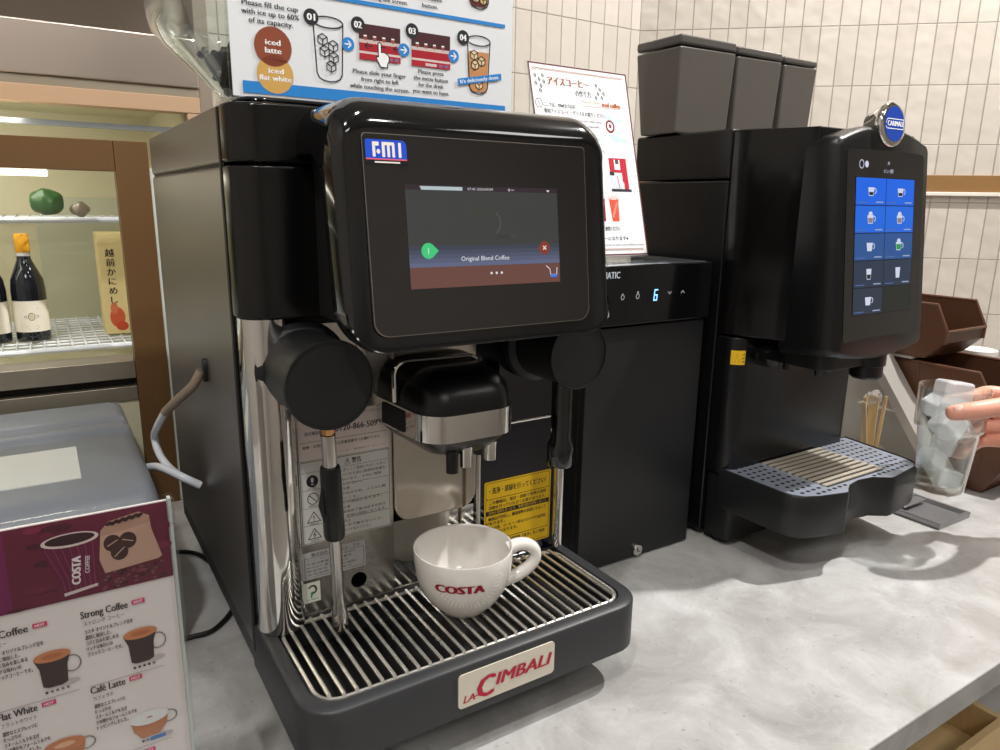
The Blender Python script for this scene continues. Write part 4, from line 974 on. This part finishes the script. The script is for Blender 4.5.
# four fingers around the far side
for (kz, z1, z2, rr, base, a1, a2) in ((.2360, .226, .214, .0098, (1.222, .462, .226), .12, .45), (.2080, .195, .187, .0100, (1.226, .459, .204), .10, .40), (.1820, .168, .162, .0096, (1.222, .456, .182), .05, .30), (.1580, .143, .140, .0084, (1.212, .452, .163), .0, .20)):
    rg = .0462 if z1 > .19 else .0400
    if z1 < .15: rg = .0385
    q = [base, (1.205, .498, kz - .006), ring(-.05 + a1, z1, rg + rr + .004), ring((a1 + a2) / 2 + .1, (z1 + z2) / 2, rg + rr), ring(a2 + .35, z2, rg + rr * .9)]
    bend(q, [rr * 1.25, rr * 1.15, rr * 1.08, rr, rr * .82])
# palm
cap_([(1.232, .452, .222), (1.300, .400, .176)], [.0200, .0235]); cap_([(1.228, .450, .196), (1.300, .400, .170)], [.0220, .0240]); cap_([(1.216, .446, .168), (1.296, .402, .158)], [.0180, .0220]); cap_([(1.205, .440, .206), (1.285, .405, .175)], [.0190, .0230]); cap_([(1.222, .466, .206), (1.228, .462, .180)], [.0170, .0160])
# wrist and forearm
cap_([(1.285, .408, .170), (1.330, .372, .150), (1.400, .310, .120), (1.480, .238, .090), (1.560, .165, .065)], [.0270, .0265, .0310, .0370, .0400])
hnd = hm.build('hand_and_forearm', SKIN, pe, sharp=180)
q = hnd.modifiers.new('remesh', 'REMESH'); q.mode = 'VOXEL'; q.voxel_size = .0016; q.use_smooth_shade = True
q = hnd.modifiers.new('smooth', 'SMOOTH'); q.factor = .6; q.iterations = 9
nl = MB(); tn = ring(vd + .10, .2300, .0685); nU = Vector((-sin(vd), cos(vd), .1)).normalized(); nW = ZAX; nD = (tn - ring(vd + .1, .2300, 0)).normalized()
nc = ring(vd + .13, .2345, .0645)
tq = Vector((cos(vd + .1), sin(vd + .1), .55)).normalized(); uU = Vector((-sin(vd), cos(vd), .04)).normalized(); uW = tq.cross(uU).normalized()
rings_ = [[nc + uU * (a * cos(t)) + uW * (b * sin(t)) + tq * h for t in [2 * PI * k / 20 for k in range(20)]] for a, b, h in ((.0078, .0062, -.002), (.0078, .0062, .0006), (.0060, .0048, .0018), (.002, .0015, .0022))]
nl.loft(rings_); nl.build('thumbnail', mat('nail', (236, 184, 168), rough=.3, noise=.03), pe, sharp=80)
slv = MB(); slv.tube([(1.520, .202, .078), (1.56, .166, .066), (1.66, .07, .045), (1.76, -.03, .05)], [.049, .051, .056, .060], 24); slv.build('sleeve', mat('dark_sleeve_cloth', (40, 42, 50), rough=.9, noise=.1, bump=.3, bscale=300), pe, label='dark sleeve')

# ================================================================== menu card (front left)
mc = thing('menu_card', 'coffee menu card in a clear stand at the front left, dark red photo on top', 'menu', (-.05, .50, 0))
MX0 = -.155; MH = .3025
MB().box(MX0, .0535, .5005, .5025, .004, MH).build('sheet', mat('menu_paper', (226, 214, 212), rough=.3, noise=.02), mc)
MB().box(MX0 - .004, .0575, .5030, .5055, .0005, MH + .003).build('stand_back', ACRYL, mc, bevel=.0008)
MB().box(MX0 - .004, .0575, .4945, .4965, .0005, MH + .003).build('stand_front', ACRYL, mc, bevel=.0008)
MB().box(MX0 - .004, .0575, .4945, .56, .0003, .0025).build('stand_foot', ACRYL, mc)
MB().box(.0537, .0558, .4968, .5028, .003, MH + .002).build('stand_edge', mat('acrylic_edge', (200, 202, 198), rough=.15, alpha=.6, noise=.03), mc)
c7 = Canvas((.056, .5, 0), XAX, ZAX, step=.00006)
MAR = ink((96, 22, 48)); PUR = ink((112, 24, 78)); MT = ink((56, 46, 48)); PKK = ink((206, 60, 108))
c7.rect(-.211, -.0028, .2470, .3020, MAR); c7.rect(-.211, -.0950, .2470, .3020, PUR)
for k in range(26):
    x = random.uniform(-.095, -.005); y = random.uniform(.248, .299); c7.ell(x, y, random.uniform(.003, .010), random.uniform(.0012, .003), ink(random.choice(((118, 34, 58), (84, 16, 38), (70, 14, 34), (104, 28, 52)))))
# paper cup
c7.poly([(-.0760, .2855), (-.0445, .2895), (-.0480, .2525), (-.0670, .2500)], ink((94, 18, 52)))
for k in range(7): c7.line([(-.0745 + .0044 * k, .2840 + .0004 * k), (-.0670 + .0030 * k, .2620), (-.0660 + .0028 * k, .2520)], .0005, ink((132, 48, 86)))
c7.ell(-.0602, .2880, .0160, .0048, ink((214, 190, 184))); c7.ell(-.0602, .2884, .0138, .0036, ink((50, 20, 28))); c7.poly([(-.0672, .2522), (-.0478, .2545), (-.0480, .2525), (-.0670, .2500)], ink((206, 186, 184)))
c7.text('COSTA', -.0590, .2665, .0050, ink((232, 214, 218)), w=.0190, bold=2, rot=PI / 2 - .1); c7.text('COFFEE', -.0525, .2690, .0026, ink((232, 214, 218)), w=.0120, bold=1, rot=PI / 2 - .1)
# sack
c7.poly([(-.0430, .2900), (-.0380, .2955), (-.0200, .2985), (-.0140, .2945), (-.0135, .2850), (-.0085, .2640), (-.0110, .2625), (-.0430, .2600), (-.0455, .2700)], ink((186, 146, 128)))
c7.poly([(-.0430, .2900), (-.0380, .2955), (-.0200, .2985), (-.0140, .2945), (-.0138, .2900), (-.0250, .2880), (-.0430, .2862)], ink((170, 130, 112)))
for k in range(16): c7.ell(-.0385 + .0013 * k, .2935 + .0008 * math.sin(k * 2.1) + .0002 * k, .0014, .0010, ink((50, 22, 24)))
for x, y, r in ((-.0370, .2800, .5), (-.0280, .2800, -.4), (-.0335, .2730, .9)):
    c7.ell(x, y, .0052, .0058, ink((62, 34, 34))); c7.line([(x - .003, y - .003 * r), (x + .003, y + .003 * r)], .0007, ink((186, 146, 128)))
for k in range(60): c7.ell(random.uniform(-.045, -.006), random.uniform(.2485, .2600) , .0012, .0009, ink(random.choice(((44, 18, 24), (80, 44, 44), (110, 70, 66)))))
def cupimg(x, y, kind):
    DKc = ink((58, 44, 42)); CR = ink((196, 124, 84)); SK = ink((226, 222, 222))
    c7.ell(x + .004, y - .0115, .010, .002, ink((190, 176, 176)))
    if kind == 'tall':
        c7.ring(x + .0105, y + .0010, .0048, .0058, .0008, ink((150, 140, 140)))
        c7.poly([(x - .0105, y + .0095), (x - .0078, y + .002), (x - .0070, y - .011), (x - .004, y - .0125), (x + .004, y - .0125), (x + .0070, y - .011), (x + .0078, y + .002), (x + .0105, y + .0105)], DKc)
        c7.ell(x, y + .0098, .0105, .0040, CR); c7.ell(x, y + .0098, .0060, .0018, ink((176, 104, 66)))
    else:
        c7.ring(x + .0125, y + .0020, .0050, .0045, .0008, ink((150, 140, 140)))
        c7.poly([(x - .0120, y + .0050), (x - .0105, y - .003), (x - .0060, y - .0095), (x + .0055, y - .0095), (x + .0105, y - .003), (x + .0120, y + .0060)], ink((184, 116, 80)))
        c7.ell(x, y + .0055, .0122, .0052, SK if kind == 'latte' else CR); c7.ell(x, y + .0058, .0060 if kind != 'latte' else .002, .0020 if kind != 'latte' else .0006, ink((222, 170, 136)) if kind != 'latte' else CR)
def entry(x, y, title, jp, ls, kind, w, full, tx=0):
    c7.text(title, x + tx, y, .0052, MT, w=w, align='l', bold=.6); c7.rect(x + tx + w + .0025, x + tx + w + .0105, y - .0015, y + .0018, PKK); c7.text('HOT', x + tx + w + .0065, y + .0001, .0018, WT, bold=1)
    c7.text(jp, x + .001, y - .0068, .0026, MT, align='l', w=.0024 * len(jp))
    for k, t in enumerate(ls): c7.text(t, x + .001, y - .0128 - k * .0042, .0024, MT, align='l', w=.0019 * len(t), bold=.8)
    tall = kind == 'tall'
    xc = x + .0330; yc = y - (.0335 if tall else .0395); cupimg(xc, yc, kind)
    yd = y - (.0490 if tall else .0515)
    for k in range(5): c7.ell(xc - .0055 + .0030 * k, yd, .0009, .0009, MT if k < full else ink((120, 106, 108)))
    c7.rect(x, x + .0455, yd - .0045, yd - .0041, ink((150, 136, 138)))
JS = ['コスタ オリジナルブレンド豆を', '濃厚に抽出した、', 'コクと旨みを楽しめる', 'リッチな味わいの', 'ブラックコーヒーです。']
JL = ['濃厚なエスプレッソに', 'たっぷりの', 'スチームミルクを注ぎ', 'きめ細かなフォームミルクを', 'トッピングしました。']
entry(-.0600, .2340, 'Strong Coffee', 'ストロング コーヒー', JS, 'tall', .0275, 4)
entry(-.1115, .2345, 'Coffee', 'コーヒー', JS, 'tall', .0155, 1, .0070)
entry(-.0600, .1775, 'Café Latte', 'カフェラテ', JL, 'latte', .0208, 1)
entry(-.1115, .1775, 'Flat White', 'フラットホワイト', JL, 'flat', .0212, 1)
entry(-.0600, .1170, 'Cappuccino', 'カプチーノ', JL, 'flat', .0240, 2)
c7.rect(-.0280, -.0180, .1245, .1275, ink((70, 120, 190)))
entry(-.1115, .1170, 'Cocoa', 'ココア', JL, 'flat', .0120, 2)
c7.build('print', mc)

# ================================================================== grey appliance behind the menu card
GP = mat('grey_blue_plastic', (128, 134, 142), rough=.4, noise=.04, bump=.08, bscale=700)
ga = thing('grey_appliance', 'low grey plastic appliance with a ribbed lid and blank white label, behind the menu card', 'appliance', (-.13, 1.0, 0))
prf = [(.790, .001), (.790, .150), (.793, .175), (.802, .190), (.818, .1985), (.840, .2010), (1.020, .2010), (1.028, .1985), (1.033, .1900), (1.045, .1895), (1.052, .1975), (1.060, .2020), (1.072, .2025), (1.082, .1985), (1.090, .1900), (1.102, .1895), (1.110, .1980), (1.118, .2010), (1.190, .2010), (1.212, .196), (1.225, .180), (1.228, .001)]
gb = MB(); rings = []
for x, d in ((.0800, 1.), (.0795, .7), (.0770, .35), (.0720, .1), (.0640, 0)):
    rings.append([(x, 1.01 + (y - 1.01) * (1 - .018 * d), (z if z < .1 else z - .018 * d)) for y, z in prf])
rings = [rings[0]] + rings[1:] + [[(-.42, y, z) for y, z in prf]]
gb.loft(rings); gb.build('casing', GP, ga, sharp=50)
MB().prism([(-.30, .866), (.0110, .866), (.0110, .985), (-.30, .985)], .2010, .2022).build('label', mat('white_label', (214, 218, 214), rough=.25, noise=.03), ga, label='blank white label')

# ================================================================== display fridge behind, left
fr_ = thing('display_fridge', 'brown framed glass door fridge at the back left with lit shelves', 'fridge', (-.3, 1.6, FLOOR))
TAN = mat('tan_metal', (204, 170, 138), rough=.4, metal=.3, noise=.03); DBR = mat('bronze_brown_metal', (116, 86, 54), rough=.42, metal=.35, noise=.06, nscale=200)
INT = mat('cream_interior', (214, 208, 178), rough=.5, noise=.03); ROSE = mat('rose_steel', (214, 200, 188), rough=.3, metal=1., noise=.04, nscale=10)
FX0, FX1, FY = -.80, .268, 1.30
MB().prism([(FY, .672), (FY, .745), (FY + .10, .83), (FY + .5, .83), (FY + .5, .672)], FX0, .2455, 'x').build('canopy', ROSE, fr_, bevel=.002)
MB().box(.2460, FX1, FY + .01, FY + .5, FLOOR, .83).build('side_column', mat('grey_beige_metal', (172, 158, 144), rough=.35, metal=.6, noise=.04), fr_, bevel=.002)
MB().box(FX0, .2455, FY + .004, FY + .03, .6585, .6715).build('shadow_gap', mat('dull_beige_metal', (150, 140, 122), rough=.5, metal=.4, noise=.04), fr_)
MB().box(FX0, .2450, FY, FY + .03, .6340, .6580).build('upper_rail', TAN, fr_, bevel=.001)
MB().box(.2250, .2450, FY + .001, FY + .03, -.25, .6335).build('side_rail', TAN, fr_)
MB().box(FX0, .1090, FY - .045, FY - .020, .5385, .5830).build('door_header', DBR, fr_, bevel=.001)
MB().box(.1095, .1560, FY - .045, FY - .015, -.30, .5830).build('door_stile', DBR, fr_, bevel=.001)
MB().box(.1565, .1620, FY - .040, FY - .010, -.30, .545).build('glass_edge', mat('pale_glass_edge', (206, 214, 206), rough=.2, noise=.05), fr_)
ST2 = mat('satin_sill_steel', (168, 158, 142), rough=.34, metal=.8, noise=.05)
MB().box(FX0, .1090, FY - .04, FY + .02, .2190, .2480).build('sill', ST2, fr_, bevel=.001)
MB().box(FX0, .1090, FY - .04, FY + .02, .1830, .2060).build('lower_rail', ST2, fr_, bevel=.001)
MB().box(FX0, .1090, FY - .036, FY - .002, -.30, .1820).build('lower_panel', INT, fr_)
MB().box(FX0, .1092, FY - .020, FY + .01, .2062, .2188).build('gap_strip', VOID, fr_)
bk = MB(); bk.box(FX0, .2240, FY + .42, FY + .43, .0, .66); bk.box(.2220, .2245, FY + .02, FY + .42, .0, .66); bk.box(FX0, .2220, FY + .02, FY + .42, .6590, .6610); bk.box(FX0, .2220, FY + .02, FY + .42, .195, .200)
bk.build('interior', INT, fr_)
MB().box(.0, .19, FY + .412, FY + .419, .235, .50).build('air_panel', mat('pale_green_panel', (196, 198, 176), rough=.5, noise=.03), fr_)
MB().box(FX0, .225, FY + .02, FY + .032, .604, .612).build('track', mat('grey_track', (150, 156, 158), rough=.3, metal=.6, noise=.03), fr_)
WW = mat('white_wire', (214, 220, 226), rough=.35, noise=.03)
def shelf(z):
    s_ = MB()
    for k in range(52): x = FX0 + .01 + k * .0195; s_.tube([(x, FY + .045, z), (x, FY + .40, z)], .0016, 5) if x < .215 else None
    for k in range(13): y = FY + .045 + k * .0296; s_.tube([(FX0, y, z - .003), (.218, y, z - .003)], .0022, 6)
    s_.tube([(FX0, FY + .042, z - .001), (.218, FY + .042, z - .001)], .0045, 8)
    return s_.build('wire_shelf', WW, fr_)
shelf(.2600); shelf(.4655)
MB().box(-.60, .0220, FY - .014, FY + .012, .5300, .5380).build('lamp_tube', mat('lamp_white', (255, 250, 235), emit=(255, 248, 225), estr=6.), fr_, label='white lamp tube')
# bottles
BG = mat('dark_bottle_glass', (22, 26, 34), rough=.08, coat=.6, noise=.1); LBM = mat('cream_label', (226, 220, 204), rough=.5, noise=.03)
def bottle(x, y, lab, cap):
    t = thing('wine_bottle', lab, 'bottle', (x, y, .2620), 'wine bottles on the fridge shelf')
    z = .2620
    MB().lathe([(.001, z), (.0245, z), (.0256, z + .003), (.0256, z + .086), (.0238, z + .103), (.0164, z + .121), (.0105, z + .135), (.0094, z + .146), (.0092, z + .176)], (x, y, 0), 'z', 32).build('glass_body', BG, t, sharp=60)
    MB().lathe([(.0102, z + .147), (.0108, z + .149), (.0107, z + .175), (.0098, z + .1775), (.001, z + .1780)], (x, y, 0), 'z', 24).build('capsule', mat('capsule_%d' % cap[0], cap, rough=.4, noise=.05), t, label='coloured foil capsule')
    MB().lathe([(.0099, z + .141), (.0101, z + .147)], (x, y, 0), 'z', 24).build('collar', CABW, t)
    MB().lathe([(.0259, z + .016), (.0260, z + .068)], (x, y, 0), 'z', 32, cap=False).build('label', LBM, t)
    cc = Canvas((0, 0, 0), XAX, ZAX, wrap=lambda u, v, d: (x + (.0261 + d) * cos(vb + .72 * u / .0261), y + (.0261 + d) * sin(vb + .72 * u / .0261), z + .79 * v), step=.0001)
    vb = math.atan2(-y, -x); cc.ring(0, .053, .0065, .0075, .0012, ink((90, 88, 84))); cc.ell(0, .053, .0042, .0050, ink((210, 200, 160)))
    for k, w_ in ((0, .020), (1, .026), (2, .018)): cc.rect(-w_ / 2, w_ / 2, .033 - k * .0035, .0340 - k * .0035, ink((110, 104, 98)))
    for k in (-1, 1): cc.line([(k * .009, .050), (k * .015, .053), (k * .009, .056)], .0009, ink((100, 96, 92)))
    cc.rect(-.014, .014, .069, .0705, ink((120, 112, 100))); cc.build('label_print', t)
bottle(-.0240, 1.452, 'dark wine bottle with an orange capsule on the fridge shelf', (222, 160, 40))
bottle(-.0800, 1.450, 'dark wine bottle cut by the left edge of the photo, beside the orange capped one', (200, 190, 60))
# vegetable and crumpled bag
LEAF = mat('leaf_green', (50, 86, 44), rough=.35, noise=.4, nscale=60, coat=.3)
vg = MB(); rr = random.Random(3)
vr = []
for i in range(9):
    t = i / 8; vr.append([(.019 + (t - .5) * .050, 1.450 + (.014 + .012 * math.sin(PI * t)) * cos(a) * rr.uniform(.8, 1.15), .4915 + (.012 + .012 * math.sin(PI * t)) * sin(a) * rr.uniform(.85, 1.1)) for a in [2 * PI * k / 14 for k in range(14)]])
vg.loft(vr); tag(vg.build('green_vegetable', LEAF, sharp=60, sub=1), 'wrapped dark green vegetable on the upper fridge shelf', 'vegetable')
vg = MB(); vr = []
for i in range(8):
    t = i / 7; vr.append([(.066 + (t - .5) * .032, 1.450 + (.004 + .013 * math.sin(PI * t)) * cos(a) * rr.uniform(.6, 1.3), .4800 + (.003 + .0125 * math.sin(PI * t)) * sin(a) * rr.uniform(.7, 1.15)) for a in [2 * PI * k / 12 for k in range(12)]])
vg.loft(vr); tag(vg.build('crumpled_wrapper', mat('grey_brown_wrap', (120, 108, 92), rough=.3, noise=.5, nscale=90, coat=.5), sharp=60, sub=1), 'crumpled grey brown wrapper beside the green vegetable', 'wrapper')
bx = thing('gift_box', 'tall cream carton with black writing and a red crab picture in the fridge', 'box', (.115, 1.47, .262))
MB().box(.0850, .1650, 1.440, 1.520, .2625, .4400).build('carton', mat('cream_carton', (226, 208, 150), rough=.55, noise=.04), bx, bevel=.001)
c8 = Canvas((.0850, 1.4398, .2625), XAX, ZAX, step=.0001)
for k, t in enumerate('越前かにめし'): c8.text(t, .0175, .1430 - k * .0165, .0105, BK, bold=.8)
c8.ell(.0200, .030, .012, .018, ink((206, 96, 64))); c8.ell(.016, .046, .006, .010, ink((214, 120, 80))); c8.ell(.026, .014, .010, .008, ink((196, 80, 54)))
c8.build('print', bx)

# ================================================================== lights
def area(name, loc, size, power, col=(1, .95, .88), aim=None, shape='DISK', spread=180):
    l = bpy.data.lights.new(name, 'AREA'); l.shape = shape; l.size = size; l.energy = power; l.color = col; l.spread = math.radians(spread)
    o = bpy.data.objects.new(name, l); COL.objects.link(o); o.location = loc
    if aim is not None: o.rotation_euler = (Vector(aim) - Vector(loc)).to_track_quat('-Z', 'Y').to_euler()
    return o
LAMP = mat('lamp_housing', (230, 228, 222), rough=.4, noise=.02)
def spot(x, y, power, size, aim, lab, col=(1, .975, .945)):
    t = thing('ceiling_spotlight', lab, 'ceiling light', (x, y, CEIL))
    MB().frame([(x + (size / 2 + .02) * cos(2 * PI * k / 28), y + (size / 2 + .02) * sin(2 * PI * k / 28)) for k in range(28)], [(x + (size / 2 + .004) * cos(2 * PI * k / 28), y + (size / 2 + .004) * sin(2 * PI * k / 28)) for k in range(28)], CEIL - .03, CEIL - .0005).build('trim_ring', LAMP, t)
    l = area('ceiling_lamp', (x, y, CEIL - .032), size, power, col, aim)
    return l
spot(1.75, .30, 50, .06, (.75, .45, 0), 'ceiling spotlight over the right end of the counter')
spot(.35, .10, 7, .10, (.35, .6, 0), 'ceiling spotlight over the espresso machine')
spot(.95, -.75, 3, .12, (.6, .6, .2), 'ceiling spotlight in front of the counter, the right one')
spot(-.45, -.20, 15, .12, (.1, .8, .1), 'ceiling spotlight in front of the counter, the left one')
for k, (x, y) in enumerate(((-.2, -1.5), (1.9, -1.3))):  # unseen square panels, added as ambient fill for the closed room
    t = thing('ceiling_fill_panel', 'added square ceiling fill light behind the viewer, the %s one' % ('left', 'right')[k], 'ceiling light', (x, y, CEIL))
    MB().frame(rrect(x - .33, x + .33, y - .33, y + .33, .001, 1), rrect(x - .305, x + .305, y - .305, y + .305, .001, 1), CEIL - .02, CEIL - .0005).build('frame', LAMP, t)
    area('ceiling_fill_lamp', (x, y, CEIL - .022), .6, 10, (1, .98, .955), (x, y, 0), 'SQUARE')
l = area('fridge_lamp', (-.15, FY + .12, .640), .30, 1.5, (1, .97, .86), (-.15, FY + .25, 0), 'SQUARE')

w = bpy.data.worlds.new('world'); S.world = w; w.use_nodes = True
w.node_tree.nodes['Background'].inputs[0].default_value = lin((205, 205, 205)); w.node_tree.nodes['Background'].inputs[1].default_value = .3

# ================================================================== camera
yaw, pitch, roll, fpx = 0.56634788, 0.23382449, 0.01556063, 719.33
f = Vector((sin(yaw) * cos(pitch), cos(yaw) * cos(pitch), -sin(pitch)))
r0 = Vector((cos(yaw), -sin(yaw), 0)); u0 = r0.cross(f)
r_ = r0 * cos(roll) + u0 * sin(roll); u_ = -r0 * sin(roll) + u0 * cos(roll)
cam = bpy.data.cameras.new('camera'); co = bpy.data.objects.new('camera', cam); COL.objects.link(co)
cam.sensor_fit = 'HORIZONTAL'; cam.sensor_width = 36; cam.lens = fpx / 1000 * 36; cam.clip_start = .01
co.matrix_world = Matrix(((r_.x, u_.x, -f.x, 0), (r_.y, u_.y, -f.y, 0), (r_.z, u_.z, -f.z, .5), (0, 0, 0, 1)))
S.camera = co
S.view_settings.view_transform = 'Standard'; S.view_settings.look = 'None'; S.view_settings.exposure = 0.1; S.view_settings.gamma = 1
S.view_settings.use_curve_mapping = False
S.cycles.max_bounces = 10; S.cycles.transmission_bounces = 10; S.cycles.use_denoising = True
